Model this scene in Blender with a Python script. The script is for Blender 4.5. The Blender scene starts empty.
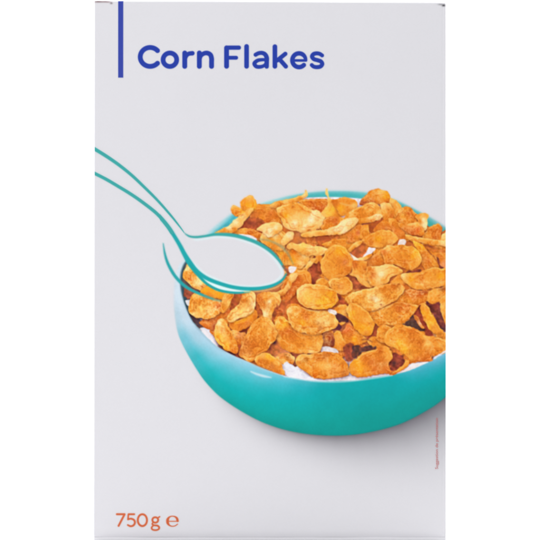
import bpy, math, random
import numpy as np

# ------------------------------------------------------------------ scale
S = 0.00055                      # metres on the carton per unit of the artwork grid
CX = CY = 270.0                  # artwork point straight in front of the camera
XL, XR, YT, YB = 93.9, 445.9, 1.2, 541.0
DEPTH = 0.068
rng = np.random.default_rng(7)

def srgb2lin(c):
    c = np.clip(np.asarray(c, float) / 255.0, 0, 1)
    return np.where(c <= 0.04045, c / 12.92, ((c + 0.055) / 1.055) ** 2.4)

def sstep(a, b, x):
    t = np.clip((x - a) / (b - a), 0, 1)
    return t * t * (3 - 2 * t)

# left / right / top edges of the slightly skewed carton front
def edge_l(y): return 94.3 - 0.8 * y / 540.0
def edge_r(y): return 445.9 + 0.0 * y
def edge_t(x): return 0.6 + 1.7 * (x - 94) / 352.0

def depth(x, y):
    """distance of the card surface behind the front plane (m): a soft bulge and rounded folds"""
    u = np.clip((x - XL) / (XR - XL), 0, 1); v = np.clip((y - YT) / (YB - YT), 0, 1)
    d = -0.0012 * np.sin(np.pi * u) ** 0.8 * np.sin(np.pi * np.clip(v, 0.02, 0.98)) ** 0.6
    d = d + 0.00007 * np.sin(x * 0.071 + 1.3 * np.sin(y * 0.023)) * np.sin(y * 0.052 + 0.8 * np.sin(x * 0.031)) + 0.00005 * np.sin(x * 0.021 + y * 0.034)
    def roll(dist, r):
        t = np.clip(1 - dist / r, 0, 1)
        return r * S * (1 - np.sqrt(np.clip(1 - t * t, 0, 1)))
    d = d + roll(x - edge_l(y), 1.1) + roll(edge_r(y) - x, 1.5) + 0.00010 * np.exp(-((x - 442.6) / 0.5) ** 2) + roll(y - edge_t(x), 2.2)
    t = np.clip((y - 529.0) / 8.0, 0, 1)
    d = d + 0.0013 * t ** 2.2
    return d

# ------------------------------------------------------------------ noise fields
def noise_field(shape, cell):
    h, w = shape
    gh, gw = int(h / cell) + 4, int(w / cell) + 4
    g = rng.random((gh, gw)) * 2 - 1
    ys = np.arange(h) / cell; xs = np.arange(w) / cell
    y0 = ys.astype(int); x0 = xs.astype(int)
    fy = ys - y0; fx = xs - x0
    fy = (fy * fy * (3 - 2 * fy))[:, None]; fx = (fx * fx * (3 - 2 * fx))[None, :]
    a = g[np.ix_(y0, x0)]; b = g[np.ix_(y0, x0 + 1)]
    c = g[np.ix_(y0 + 1, x0)]; d = g[np.ix_(y0 + 1, x0 + 1)]
    return (a * (1 - fx) + b * fx) * (1 - fy) + (c * (1 - fx) + d * fx) * fy

def blur(a, sig):
    r = int(3 * sig + 1); k = np.exp(-0.5 * (np.arange(-r, r + 1) / sig) ** 2); k /= k.sum()
    for ax in (0, 1):
        p = [(0, 0)] * a.ndim; p[ax] = (r, r)
        q = np.pad(a, p, mode='edge'); o = np.zeros_like(a)
        for i, w in enumerate(k):
            sl = [slice(None)] * a.ndim; sl[ax] = slice(i, i + a.shape[ax]); o += w * q[tuple(sl)]
        a = o
    return a

# ------------------------------------------------------------------ outlines
def catmull(P, closed=True, n=6):
    P = np.array(P, float)
    out = []; N = len(P)
    for i in range(N if closed else N - 1):
        if closed: p0, p1, p2, p3 = P[i - 1], P[i], P[(i + 1) % N], P[(i + 2) % N]
        else: p0, p1, p2, p3 = P[max(i - 1, 0)], P[i], P[i + 1], P[min(i + 2, N - 1)]
        for k in range(n):
            t = k / n
            out.append(0.5 * (2 * p1 + (p2 - p0) * t + (2 * p0 - 5 * p1 + 4 * p2 - p3) * t * t + (3 * p1 - p0 - 3 * p2 + p3) * t ** 3))
    if not closed: out.append(P[-1])
    return np.array(out)

def seg_dist(X, Y, P, closed=True, W=None):
    N = len(P); best = np.full(X.shape, 1e9)
    for i in range(N if closed else N - 1):
        a = P[i]; b = P[(i + 1) % N]; dx, dy = b[0] - a[0], b[1] - a[1]; L = dx * dx + dy * dy + 1e-12
        t = np.clip(((X - a[0]) * dx + (Y - a[1]) * dy) / L, 0, 1)
        d = np.hypot(X - a[0] - t * dx, Y - a[1] - t * dy)
        if W is not None: d = d - (W[i] * (1 - t) + W[(i + 1) % N] * t) / 2
        best = np.minimum(best, d)
    return best

def inside(X, Y, P):
    r = np.zeros(X.shape, bool); N = len(P)
    for i in range(N):
        x1, y1 = P[i - 1]; x2, y2 = P[i]
        if y1 == y2: continue
        c = (Y > min(y1, y2)) & (Y <= max(y1, y2))
        xi = x1 + (Y - y1) * (x2 - x1) / (y2 - y1)
        r ^= c & (X < xi)
    return r

def sdf(X, Y, P):
    d = seg_dist(X, Y, P); return np.where(inside(X, Y, P), -d, d)

def idw(X, Y, pts, power=2.6, soft=1.2):
    num = np.zeros(X.shape + (3,)); den = np.zeros(X.shape)
    for (x, y, c) in pts:
        w = 1.0 / ((X - x) ** 2 + (Y - y) ** 2 + soft) ** (power / 2)
        num += w[..., None] * np.array(c, float); den += w
    return num / den[..., None]

# ------------------------------------------------------------------ colours of the inks
PAPER = np.array([227, 226, 231.0])
K = {
 'D': (72, 48, 54), 'E': (126, 56, 46), 'F': (172, 78, 46), 'R': (206, 100, 44), 'S': (216, 118, 50),
 'o': (214, 118, 42), 'O': (224, 134, 46), 'p': (232, 150, 58), 'q': (238, 166, 76), 'Q': (242, 182, 98),
 'P': (246, 200, 130), 'C': (249, 222, 172), 'Y': (240, 160, 40), 'y': (246, 178, 58), 'b': (210, 124, 58),
 'W': (242, 236, 240), 'w': (240, 214, 204), 'u': (152, 78, 50),
}

# shadow of the bowl in the printed picture
BOWL = [(187,256),(180,263),(176,272),(173.8,285),(173.4,300),(175.3,320),(178.3,334),(182.6,344.5),(187.3,353.5),(192.2,362),(197.6,370.8),(203.2,379),(210,387),(218,395),(226,401.2),(235,407.3),(245,413.3),(255,418.7),(266,423.6),
 (282,429),(300,432.9),(318,435.0),(337,435.6),(355,434.5),(372,431.7),(387,428.2),(400,424),(411,419.1),(422,413.3),(433,406.8),(440,401.8),(446,397),(458,388),
 (462,300),(462,240),(452,230.5),(440,222),(430,216),(420,210.8),(410,205.6),(398,200),(385,195.2),(372,192.4),(360,191),(340,190.2),(320,190.7),(300,193),
 (283,196.3),(270,199.7),(257,203.7),(245,207.5),(234,211.5),(226,216.5),(218,222.5),(209,230),(200,239),(193,248)]
BP = catmull(BOWL, True, 5)
UND = np.array([(173.5,300),(178.3,334),(187.3,353.5),(197.6,370.8),(210,387),(226,401.2),(245,413.3),(266,423.6),(282,429),(300,432.9),(318,435),(337,435.6),(355,434.5),(372,431.7),(400,424),(422,413.3),(446,397),(470,378)])
def paper_colour(X, Y):
    X = np.asarray(X, float); Y = np.asarray(Y, float)
    c = np.broadcast_to(PAPER, X.shape + (3,)).copy()
    m = (X > 150) & (Y > 290)
    if m.any():
        x = X[m]; y = Y[m]
        d = seg_dist(x, y, UND, False)
        A = np.interp(x, [185, 210, 240, 270, 300, 335, 400, 446], [0.0, 0.05, 0.14, 0.25, 0.34, 0.38, 0.35, 0.32])
        s = np.interp(x, [190, 240, 300, 335, 400, 446], [3, 4.5, 6, 7.5, 11, 14])
        B = np.interp(x, [190, 240, 300, 335, 400, 446], [0.0, 0.055, 0.13, 0.17, 0.23, 0.27])
        ss = np.interp(x, [200, 300, 446], [12, 20, 42])
        f = A * np.exp(-(d / s)) + B * np.exp(-(d / ss) ** 1.7)
        f *= sstep(150, 235, x)
        t = np.clip(f, 0, 1)[:, None]
        c[m] = c[m] * (1 - t) + np.array([30, 27, 36.0]) * t
    # scuffed board at the upper left corner, flap gap painted dark at the upper right
    def smear(cx, cy, rx, ry, col, k):
        e = ((X - cx) / rx) ** 2 + ((Y - cy) / ry) ** 2
        t = (k * np.exp(-e))[..., None]
        c[...] = c * (1 - t) + np.array(col, float) * t
    smear(98.5, 1.4, 5, 1.1, (118, 92, 96), .85); smear(105.5, 1.5, 4.5, 1.0, (136, 112, 116), .75)
    smear(111.3, 3.2, 1.2, 1.0, (110, 95, 100), .75); smear(108, 2.2, 2.0, .7, (170, 150, 155), .5)
    smear(443.6, 5.4, 1.6, 1.1, (70, 69, 73), .95); smear(440.5, 4.5, 2.6, .9, (140, 138, 142), .65)  # shade in the gap where the flaps meet, painted into the card colour
    return c

# ------------------------------------------------------------------ the printed picture, painted back to front
R = 4                                             # paint samples per unit
X0, Y0, X1, Y1 = 160, 184, 446, 440
W_, H_ = (X1 - X0) * R + 1, (Y1 - Y0) * R + 1
gx = X0 + np.arange(W_) / R; gy = Y0 + np.arange(H_) / R
GX, GY = np.meshgrid(gx, gy)
canvas = paper_colour(GX, GY)
owner = np.zeros((H_, W_), int)                   # 0 paper, 1 bowl, 2 inside, 3 spoon, 10+ flakes
N1 = noise_field((H_, W_), 0.9 * R); N2 = noise_field((H_, W_), 1.8 * R)
N3 = noise_field((H_, W_), 4.5 * R); N4 = noise_field((H_, W_), 10 * R); N5 = noise_field((H_, W_), 2.6 * R)

def window(P, m=6):
    P = np.asarray(P, float)
    a = max(0, int((P[:, 0].min() - m - X0) * R)); b = min(W_, int((P[:, 0].max() + m - X0) * R) + 1)
    c = max(0, int((P[:, 1].min() - m - Y0) * R)); d = min(H_, int((P[:, 1].max() + m - Y0) * R) + 1)
    return slice(c, d), slice(a, b)

def comp(sl, a, col, own=None, thr=0.5):
    canvas[sl] = canvas[sl] * (1 - a[..., None]) + col * a[..., None]
    if own is not None:
        o = owner[sl]; o[a > thr] = own

def stroke(pts, col, own=None, alpha=1.0, soft=0.5, col2=None):
    """pts: (x, y, width)"""
    P = np.array(pts, float); Q = catmull(P, False, 6)
    sl = window(Q[:, :2], 8)
    d = seg_dist(GX[sl], GY[sl], Q[:, :2], False, Q[:, 2])
    a = np.clip(0.5 - d / (2 * soft), 0, 1) * alpha
    if col2 is not None:
        t = np.clip((GX[sl] - P[0, 0]) / (P[-1, 0] - P[0, 0]), 0, 1)[..., None]
        c = np.array(col, float) * (1 - t) + np.array(col2, float) * t
    else: c = np.array(col, float)
    comp(sl, a, c, own)

# --- bowl
sdB = sdf(GX, GY, BP)
wB = np.interp(GY, [184, 232, 262, 310, 340], [1.9, 2.2, 2.8, 1.5, 0.7])
aB = 1 - sstep(-wB * 0.9, wB * 0.5, sdB)
# glaze colours in a table: direction round the bowl x (rim ... foot)
TAB = [
 (-180,[(150,186,204),(206,221,233),(212,225,236),(211,223,233),(216,222,230)]),
 (-165,[(120,180,195),(200,220,230),(212,226,236),(214,224,232),(219,224,230)]),
 (-150,[(76,174,188),(104,190,202),(156,212,218),(194,220,226),(215,224,230)]),
 (-136,[(60,168,180),(70,174,188),(96,186,198),(150,206,213),(200,221,226)]),
 (-120,[(104,192,194),(132,204,206),(152,209,211),(182,216,219),(212,222,226)]),
 (-100,[(76,178,180),(70,178,180),(84,184,186),(120,197,200),(190,216,220)]),
 (-80,[(80,182,180),(70,178,178),(74,180,180),(108,193,195),(178,212,216)]),
 (-60,[(90,182,180),(84,181,180),(90,186,186),(130,198,200),(192,214,217)]),
 (-45,[(58,164,156),(66,170,166),(80,177,176),(128,196,199),(197,214,218)]),
 (-32,[(54,158,150),(60,164,156),(76,169,166),(118,184,187),(197,210,215)]),
 (0,[(90,160,164),(90,160,164),(90,160,164),(90,160,164),(90,160,164)]),
 (18,[(140,196,224),(124,190,218),(60,172,190),(24,158,164),(20,152,154)]),
 (28,[(138,194,222),(116,188,214),(62,174,190),(14,158,158),(14,152,150)]),
 (38,[(96,184,206),(58,173,188),(22,166,168),(10,158,154),(12,152,146)]),
 (55,[(26,168,172),(14,165,167),(12,163,162),(8,155,148),(12,150,143)]),
 (72,[(30,168,170),(14,166,166),(10,162,160),(8,154,146),(12,150,142)]),
 (90,[(44,172,178),(18,168,170),(12,166,164),(10,160,152),(14,152,144)]),
 (104,[(90,186,200),(44,178,188),(18,172,172),(12,165,158),(16,150,140)]),
 (116,[(118,198,216),(74,188,202),(28,177,180),(14,170,165),(18,156,146)]),
 (130,[(154,207,226),(120,200,218),(52,185,192),(18,174,173),(22,162,154)]),
 (142,[(168,210,229),(146,205,223),(84,192,204),(30,180,182),(34,168,166)]),
 (152,[(174,211,230),(168,209,227),(128,201,217),(62,187,196),(72,180,188)]),
 (161,[(178,209,227),(184,213,230),(172,209,225),(124,197,214),(120,194,208)]),
 (170,[(184,207,223),(200,218,232),(202,219,232),(186,211,225),(184,208,220)]),
 (180,[(150,186,204),(206,221,233),(212,225,236),(211,223,233),(216,222,230)])]
IPTS0 = None
def bowl_colour(X, Y):
    cx, cy = 325.0, 292.0
    th = np.degrees(np.arctan2(Y - cy, X - cx)); r = np.hypot(X - cx, Y - cy)
    def rad(P):
        t = np.degrees(np.arctan2(P[:, 1] - cy, P[:, 0] - cx)); q = np.hypot(P[:, 0] - cx, P[:, 1] - cy)
        o = np.argsort(t); t = t[o]; q = q[o]
        t = np.concatenate([t - 360, t, t + 360]); q = np.concatenate([q, q, q])
        return np.interp(th, t, q)
    ri, ro = rad(catmull(INNER, True, 8)), rad(catmull(BOWL, True, 8))
    v = np.clip((r - ri) / np.maximum(ro - ri, 1), 0, 1)
    ang = np.array([t for t, _ in TAB], float); tab = np.array([c for _, c in TAB], float)
    vk = np.array([0, .14, .42, .72, 1.0])
    k = np.clip(np.searchsorted(ang, th) - 1, 0, len(ang) - 2); f = (th - ang[k]) / (ang[k + 1] - ang[k]); f = f * f * (3 - 2 * f)
    j = np.clip(np.searchsorted(vk, v) - 1, 0, 3); g = (v - vk[j]) / (vk[j + 1] - vk[j])
    f = f[..., None]; g = g[..., None]
    return (tab[k, j] * (1 - f) + tab[k + 1, j] * f) * (1 - g) + (tab[k, j + 1] * (1 - f) + tab[k + 1, j + 1] * f) * g
INNER = [(216,232),(222,227.5),(229,222),(236,216.5),(245,211.8),(257,208.3),(270,204.4),(283,201),(300,198.3),(320,197.2),(337,197.2),(360,198.6),(380,201),(400,207),(412,213),(421,219),(427,225),(433,230),(440,232),(452,240),
 (456,345),(446,351.3),(437,356.3),(428,362),(415,368),(405,371.7),(391,375),(370,378),(360,379.7),(350,380.6),(337,381),(325,381.2),(310,380.3),(300,378.8),(283,375.6),(270,371),(258,366.5),(249,362),(236,356.5),(226,351.5),
 (218,346.5),(209,338.5),(200,329.5),(192,319.5),(187,309),(183.5,297),(182,285),(182,275),(184.5,266),(190,258),(198,249),(207,240)]
colB = bowl_colour(GX, GY)
colB = colB + np.array([0, 3, 4.0])
colB = colB * (1 + 0.012 * N1 + 0.012 * N2 + 0.012 * N4)[..., None]
# darker turn of the wall just above its foot line
foot = np.exp(-np.clip(-sdB, 0, 50) / 1.6) * (GY > 395) * (GX < 446)
colB = colB * (1 - 0.05 * foot)[..., None]
canvas = canvas * (1 - aB[..., None]) + colB * aB[..., None]
owner[(aB > 0.35)] = 1
owner[(aB > 0.05) & (GY < 232)] = 1

# --- inside of the bowl (milk and the dark hollows between flakes)
IP = catmull(INNER, True, 4)
sdI = sdf(GX, GY, IP)
aI = np.clip(0.5 - sdI / 1.0, 0, 1)
inpts = [(300,376,K['W']),(320,379,K['W']),(345,379,K['W']),(370,377,K['W']),(390,374,K['W']),(415,366,K['W']),(440,355,K['W']),(290,370,K['W']),
 (205,333,K['W']),(214,342,(214,205,215)),(222,349,(120,70,60)),(235,352,(90,55,60)),(250,360,K['b']),(190,316,(80,60,68)),(186,300,(70,70,78)),(185,270,(120,90,80)),(300,340,K['R']),(300,300,K['R']),(350,300,K['S']),(400,300,K['S']),
 (250,320,K['R']),(220,300,K['R']),(420,260,K['S']),(330,240,K['R']),(280,230,K['S']),(380,230,K['R']),(420,225,K['S']),(245,225,K['F']),(222,230,(84,182,190)),(230,224,(84,182,190)),(236,219,(90,182,190)),(330,199,(240,232,230)),(356,201,(240,232,236)),(420,335,K['O']),(350,345,K['F']),(380,350,K['o']),(270,345,K['S']),(310,199,(240,230,225))]
colI = idw(GX, GY, inpts, 3.2, 2.0) * (1 + 0.05 * N2 + 0.05 * N3)[..., None]
canvas = canvas * (1 - aI[..., None]) + colI * aI[..., None]
owner[aI > 0.5] = 2

flake_count = 0
def flake(outline, pts, rim=0.5, sh=0.55, tex=1.0, own=True, wob=0.45, wrk=1.0, edge=None, smooth=6):
    """one printed flake: colour spots inside a traced outline, a bright lip and a dark line where it lies on others"""
    global flake_count
    P = catmull(outline, True, smooth); sl = window(P, 5)
    X, Y = GX[sl], GY[sl]
    off = (flake_count * 37) % 200
    n1 = np.roll(N1, off, 1)[sl]; n2 = np.roll(N2, off, 0)[sl]; n3 = np.roll(N3, off * 2, 1)[sl]; n5 = np.roll(N5, off, 0)[sl]
    d = sdf(X, Y, P) + wob * (0.9 * n5 + 0.5 * n2 + 1.5 * n3)
    gyy, gxx = np.gradient(d); L = np.hypot(gxx, gyy) + 1e-6; ny = gyy / L; nx = gxx / L
    if sh:
        t = sh * np.exp(-np.clip(d, 0, 9) / 1.2) * np.clip(0.36 + 0.6 * np.clip(ny * 0.9 + nx * 0.25, -0.6, 1) + 0.5 * n3, 0, 1)
        t *= (owner[sl] >= 2)
        dk = canvas[sl] * np.array([0.50, 0.30, 0.34])
        canvas[sl] = canvas[sl] * (1 - t[..., None]) + dk * t[..., None]
    col = idw(X, Y, [(x, y, K[c] if isinstance(c, str) else c) for x, y, c in pts], 2.8, 1.5)
    # light lip, stronger on the upper and left edges
    lip = np.exp(-((d + 0.85) / 0.75) ** 2) * rim * np.clip(0.55 - 0.40 * ny - 0.18 * nx, 0.05, 1) * np.clip(0.75 + 1.6 * n3, 0.1, 1.25)
    ec = np.array(edge if edge else (250, 208, 132), float)
    col = col * (1 - lip[..., None] * 0.8) + ec * lip[..., None] * 0.8
    low = np.exp(-np.clip(-d - 0.2, 0, 20) / 1.3) * np.clip(ny, 0, 1) * 0.16
    col = col * (1 - low[..., None] * np.array([0.6, 1.0, 1.1]))
    # curled lips and wrinkles that run roughly along the edge
    n4 = np.roll(N4, off * 3, 1)[sl]; n4b = np.roll(N4, off * 2 + 60, 0)[sl]
    dd = d + 1.5 * n3 + 2.2 * n4
    for dep, wd, k in ((2.6, .55, .55), (5.4, .7, .42)):
        msk = np.clip(0.15 + 1.5 * (n4b if dep < 4 else -n4b) , 0, 1) * k * min(tex, 1.2) * wrk
        li = np.exp(-((dd + dep) / wd) ** 2) * msk; dk_ = np.exp(-((dd + dep + 1.25) / (wd * 1.2)) ** 2) * msk
        col = col * (1 - li[..., None] * .55) + np.array([252, 212, 140.]) * li[..., None] * .55
        col = col * (1 - dk_[..., None] * np.array([.10, .30, .46]))
    f = 0.05 * n1 + 0.05 * n2 + 0.06 * n3 + 0.05 * n4
    bub = 0.10 * (np.clip(1 - np.abs(n5 + 0.5 * n2) * 2.6, 0, 1) - 0.22)     # blistered surface
    g = 0.74 * tex * (f + bub)
    up_, dn_ = np.clip(g, 0, 1)[..., None], np.clip(-g, 0, 1)[..., None]
    col = col * (1 - dn_ * np.array([0.75, 1.35, 1.7])) + (np.array([254, 226, 168.]) - col) * up_ * 2.6
    bb = np.clip(col[..., 2:] / 170, 0, 1)
    col = col * np.concatenate([np.full_like(bb, 1.065), 1.035 + 0.02 * bb, 0.88 + 0.14 * bb], -1)
    col = np.clip(col, 0, 252)
    a = np.clip(0.5 - d / 0.7, 0, 1)
    comp(sl, a, col, (10 + flake_count) if own else 2)
    if own: flake_count += 1

def gap(outline, col, tex=0.5, soft=0.5, alpha=None):
    """a hollow or a patch of milk between flakes"""
    c = np.array(K[col] if isinstance(col, str) else col, float)
    milk = c.min() > 190
    if alpha is None: alpha = 0.5 if (col in ('R', 'S') or (190 < c[0] < 225 and c[2] < 80)) else (0.9 if milk else 0.86)
    P = catmull(outline, True, 5); sl = window(P, 3); X, Y = GX[sl], GY[sl]
    d = sdf(X, Y, P) + (0.45 if milk else 0.9) * N5[sl] + (0.2 if milk else .8) * N3[sl]
    k = 0.03 if milk else 0.16
    cc = np.broadcast_to(c, X.shape + (3,)) * (1 + k * N2[sl] + k * N3[sl] + k * .7 * N5[sl])[..., None]
    if not milk:
        hl = np.clip(N5[sl] * 1.4 - .35, 0, 1)[..., None] * .35      # dim flakes lying deeper down
        cc = cc * (1 - hl) + np.array([196, 98, 50.]) * hl
    comp(sl, np.clip(0.5 - d / (2 * soft), 0, 1) * alpha, cc, 2, .4)

def spot(x, y, rx, ry, col, k, ang=0.0):
    c = np.array(K[col] if isinstance(col, str) else col, float)
    m = max(rx, ry) * 2.6; sl = window([(x - 1, y - 1), (x + 1, y + 1)], m)
    ca, sa = math.cos(math.radians(ang)), math.sin(math.radians(ang))
    dx, dy = GX[sl] - x, GY[sl] - y
    e = ((dx * ca + dy * sa) / rx) ** 2 + ((-dx * sa + dy * ca) / ry) ** 2
    t = (k * np.exp(-e))[..., None]
    canvas[sl] = canvas[sl] * (1 - t) + c * t

def crease(pts, col, alpha=0.6, soft=0.7):
    stroke(pts, K[col] if isinstance(col, str) else col, None, alpha, soft)

# dark inner wall line at the left
stroke([(190,257,1.5),(184.5,265,2.2),(181.8,275,2.6),(181.8,287,2.6),(184.5,299,2.6),(188.5,310,2.6),(194,320.5,3),(202,330,2)], (58,86,98), 2, .85, .9)
gap([(189,311),(193,316),(199,319),(205,321),(210,326),(205,327.5),(199,327.5),(193,321)], (84,58,62))
gap([(200,328.5),(205,327.5),(210,331),(214,337),(216,343),(217,346),(212,342),(206,336)], 'W', .15)

# smaller flakes deeper in the heap, seen between the upper ones
rr = random.Random(11)
for _ in range(230):
    x = rr.uniform(190, 446); y = rr.uniform(208, 366)
    lim = np.interp(x, [190, 200, 226, 258, 283, 337, 391, 428, 446], [300, 318, 340, 355, 358, 366, 362, 350, 340])
    top = np.interp(x, [190, 230, 257, 300, 380, 420, 446], [262, 228, 212, 205, 208, 222, 240])
    if y > lim or y < top: continue
    L = rr.uniform(4.5, 9.5); Wd = L * rr.uniform(.45, .85); an = rr.uniform(-.6, .6); pts = []
    for k in range(8):
        t = k / 8 * 2 * math.pi; q = rr.uniform(.8, 1.15)
        px_, py_ = L * q * math.cos(t), Wd * q * math.sin(t)
        pts.append((x + px_ * math.cos(an) - py_ * math.sin(an), y + px_ * math.sin(an) + py_ * math.cos(an)))
    cs = rr.choice([('o', 'S', 'O'), ('O', 'p', 'o'), ('S', 'R', 'b'), ('p', 'q', 'O'), ('b', 'o', 'S')])
    flake(pts, [(x - L * .5, y - 1, cs[0]), (x + L * .5, y, cs[1]), (x, y + Wd * .6, cs[2])], .5, .6, 1.3, own=False)

# ---- far rim, left to right
flake([(251,207),(258,204.5),(266,204),(273,204),(281,205),(285,213),(284,222),(274,224),(262,225),(252,223),(249,214)],
      [(257,208,'O'),(263,211,'o'),(268,208,'q'),(271,213,'S'),(277,208,'O'),(276,217,'o'),(262,219,'O'),(255,216,'S'),(267,221,'S'),(281,212,'p'),(280,221,'O')], .45)
flake([(270,206),(275,202),(283,200),(291,198.3),(299,195.6),(304,193.5),(306,190.5),(308,193),(306.5,197),(300,201),(292,204),(283,206),(275,208)],
      [(276,203,'Q'),(285,201.5,'Q'),(295,199,'q'),(304,195,'P'),(306,192,'P'),(280,205,'O'),(292,202,'O'),(300,199,'O')], .6)
flake([(299,201),(305,199.3),(312,198.8),(320,198.6),(327,199.5),(330,203),(326,210),(318,213),(309,211),(302,206)],
      [(303,202,'p'),(311,202,'S'),(318,203,'o'),(325,202,'o'),(315,208,'R'),(322,208,'R'),(309,207,'o')], .5)
flake([(326.3,188.5),(328,192),(330,198),(333,200),(337,203),(342,210),(341,217),(332,218),(326,219),(320,215),(325,208),(327.5,203),(327,198),(325,193)],
      [(327,191,'P'),(328,196,'P'),(330,204,'q'),(333,209,'y'),(328,213,(244,186,80)),(337,208,'p'),(338,214,'O'),(323,215,'Q')], .45, .5, .5)
gap([(349,198.5),(355,199),(360,203),(362,207),(358,209),(354,204)], (246,232,234), .1)
flake([(331,201),(337,199.3),(344,196.8),(350,197.8),(355,201),(358,206),(354,211),(347,214),(341,216),(336,209)],
      [(336,203,'o'),(345,200,'O'),(351,202,'O'),(341,208,'Y'),(348,210,'O'),(354,206,'Q'),(345,214,'p')], .4, .5, .6)
crease([(340,203,.8),(347,205,1.3),(355,206,1.2)], 'Q', .7)
flake([(359.5,203.5),(362,198),(367,194),(372,190.3),(380,189.3),(386,190.8),(389,195),(390.3,201),(389,207),(383,206),(376,204.5),(370,205.5),(364,206),(361,205)],
      [(361.5,203,'F'),(365,199,'o'),(371,194,'O'),(377,198,'O'),(380.5,194,'Q'),(386,196,'Y'),(387,203,'o'),(372,202,'S'),(366,204,'F')], .35)
flake([(390,198),(395,200),(399,203),(402,207),(400,213),(397,218),(392,217),(389.5,208)],
      [(392,201,'Q'),(396,205,'q'),(399,207,'q'),(393,211,'p'),(397,214,'p')], .3)
flake([(398.5,210),(405,206.5),(411,208),(415,212),(418.5,217),(416,223),(408,225),(400,225),(395,220)],
      [(401,212,'Q'),(406,209,'p'),(409,213,'S'),(403,217,'p'),(413,216,'o'),(409,220,'O'),(399,222,'o'),(416,218,'O')], .35, tex=1.5)
flake([(430,226.5),(437,223),(441,225),(442.3,231),(441.5,237),(446,240),(448,246),(436,244),(428,241),(422,237),(426,231)],
      [(437,226,'O'),(439,231,'S'),(432,231,'o'),(427,236,'p'),(435,238,'S'),(443,242,'p'),(429,240,'O')], .45)
flake([(441,236),(444,233),(448,234),(448,262),(443,258),(440,248)], [(444,236,'P'),(445,242,'q'),(444,250,'O'),(444,257,'p')], .4)
flake([(415.5,217),(421,213.3),(427,214),(429,216),(427.5,220),(427.5,226),(425.5,230.5),(422,229.5),(420,225),(418,221)],
      [(418,216,'p'),(422,216,'Q'),(427,215.5,'q'),(423,220,'C'),(425,225,'C'),(420,221,'O'),(424,229,'P')], .4, .55, .6)

# ---- left peak
flake([(230.8,208),(233,204.5),(237,206),(241,208),(247,211),(247,215),(240,217.5),(234,215),(231.3,211.5)],
      [(233,207,'q'),(237,211,'p'),(234,212,'O'),(242,213,'Y'),(240,216,'O')], .45, 0)
flake([(240.5,203),(243,199),(248,196),(253,195.6),(255.3,200),(257,207),(254,212),(248,213),(242,210)],
      [(244,201,'p'),(249,198,'Q'),(252,198,'q'),(247,205,'Y'),(251,208,'y'),(254,205,'Y'),(244,208,'O')], .35, 0, .7)
gap([(243,224),(250,217),(258,218),(264,222),(271,225),(264,231),(258,237),(247,234),(237,232)], 'F', 1)
spot(254,215,5,4,'S',.8); spot(252,223,6,2.2,'E',.5); spot(262,229,5,2,'R',.6)
flake([(229,233),(236,230),(242,228),(250,228.2),(259,231),(264,235),(261,240),(254,238),(247,236),(240,235)],
      [(236,232,'O'),(243,230,'p'),(250,231,'S'),(256,233,'o'),(261,236,'o')], .3)
flake([(214.8,233.4),(221,229.5),(228,225.5),(236,219),(243,213.5),(250,208.3),(254.3,209),(250,215),(244,222),(238,230),(232,233.5),(225,233.5)],
      [(217,232.6,'q'),(224,231.5,'p'),(229,228,'C'),(236,222,'C'),(243,217,'P'),(250,210.5,'Q'),(248,214,'q'),(240,224,'P'),(235,230,'O'),(229,232,'p'),(241,221,'Q')], .4, .6)
gap([(239,234.2),(247,234.6),(254,236.8),(257,240),(254,241),(249,238.6),(243,236.7)], (250,236,238), .1)
flake([(264,244),(272,243),(280,246),(286,251),(288,259),(285,265),(281,261),(275,252)],
      [(268,244,'p'),(275,247,'O'),(281,252,'Y'),(284,259,'O'),(282,249,'P')], .4)
flake([(259.5,239),(262,233.5),(268,230.5),(276,230),(283,234),(286,241),(284,250),(277,250.5),(268,246.5),(262,243)],
      [(262,237,'Q'),(266,234,'C'),(270,240,'Y'),(275,236,'P'),(280,241,'q'),(265,241,'p'),(278,246,'p'),(283,244,'Q'),(273,245,'O')], .45)
flake([(257.3,229.3),(263,224.5),(271,222),(278,222.2),(282,226),(280.5,231),(274,235.5),(268,238),(265,234),(261,231.5)],
      [(260,229,'P'),(266,226,'P'),(272,224.5,'Q'),(270,230,'C'),(268,235,'C'),(276,228,'C'),(279,229,'Q'),(276,232,'q')], .45, .5, .8)
flake([(281,243),(283,237),(287,232.5),(292,230.8),(294.5,233),(293,238),(288,243),(284,246)],
      [(285,238,'P'),(289,235,'C'),(292,233,'P'),(287,241,'Q')], .4)
crease([(281.5,206,1),(280.5,212,1.4),(281,219,1.2),(283.5,226,1)], 'E', .35)

# ---- second row
flake([(276.5,208),(284,204.7),(294,202.3),(300,203.2),(305,206),(311,209.5),(318,210.5),(321,214.5),(325,217.5),(324,223),(318,229),(310,232.5),(304,233.2),(296,231),(289,229.5),(284,226),(280.5,219),(277.5,213)],
      [(280,209,'Q'),(285,207,'p'),(291,207,'p'),(298,205,'p'),(286,216,'Y'),(281,216,'p'),(292,212,'q'),(302,209,'p'),(301,216,'Q'),(296,217,(246,186,110)),(308,212,'q'),(295,223,'C'),(290,225,'P'),(300,226,'Q'),(305,221,'P'),(305,227,'C'),(313,214,'C'),(311,220,(240,226,190)),(317,220,'P'),(314,227,'Q'),(321,218,'P'),(308,231,'p'),(286,223,'Q')], .6, .6, 1.1)
crease([(281,221,.8),(285,227,1.2),(291,229.5,1)], 'P', .6)
spot(309,230,2,.9,'R',.6)
flake([(324,219),(331,216.7),(338,216.7),(347,219),(345,226),(336,229.5),(326,232),(320.5,229),(322.5,224)],
      [(327,221,'o'),(332,220,'S'),(336,222,'R'),(331,226,'O'),(326,228,'O'),(341,221,'p'),(338,227,'p')], .5)
gap([(298,236),(310,237),(325,236),(338,235),(352,233),(352,240),(338,243),(322,245),(308,244),(299,241)], 'S', 1)
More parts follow.
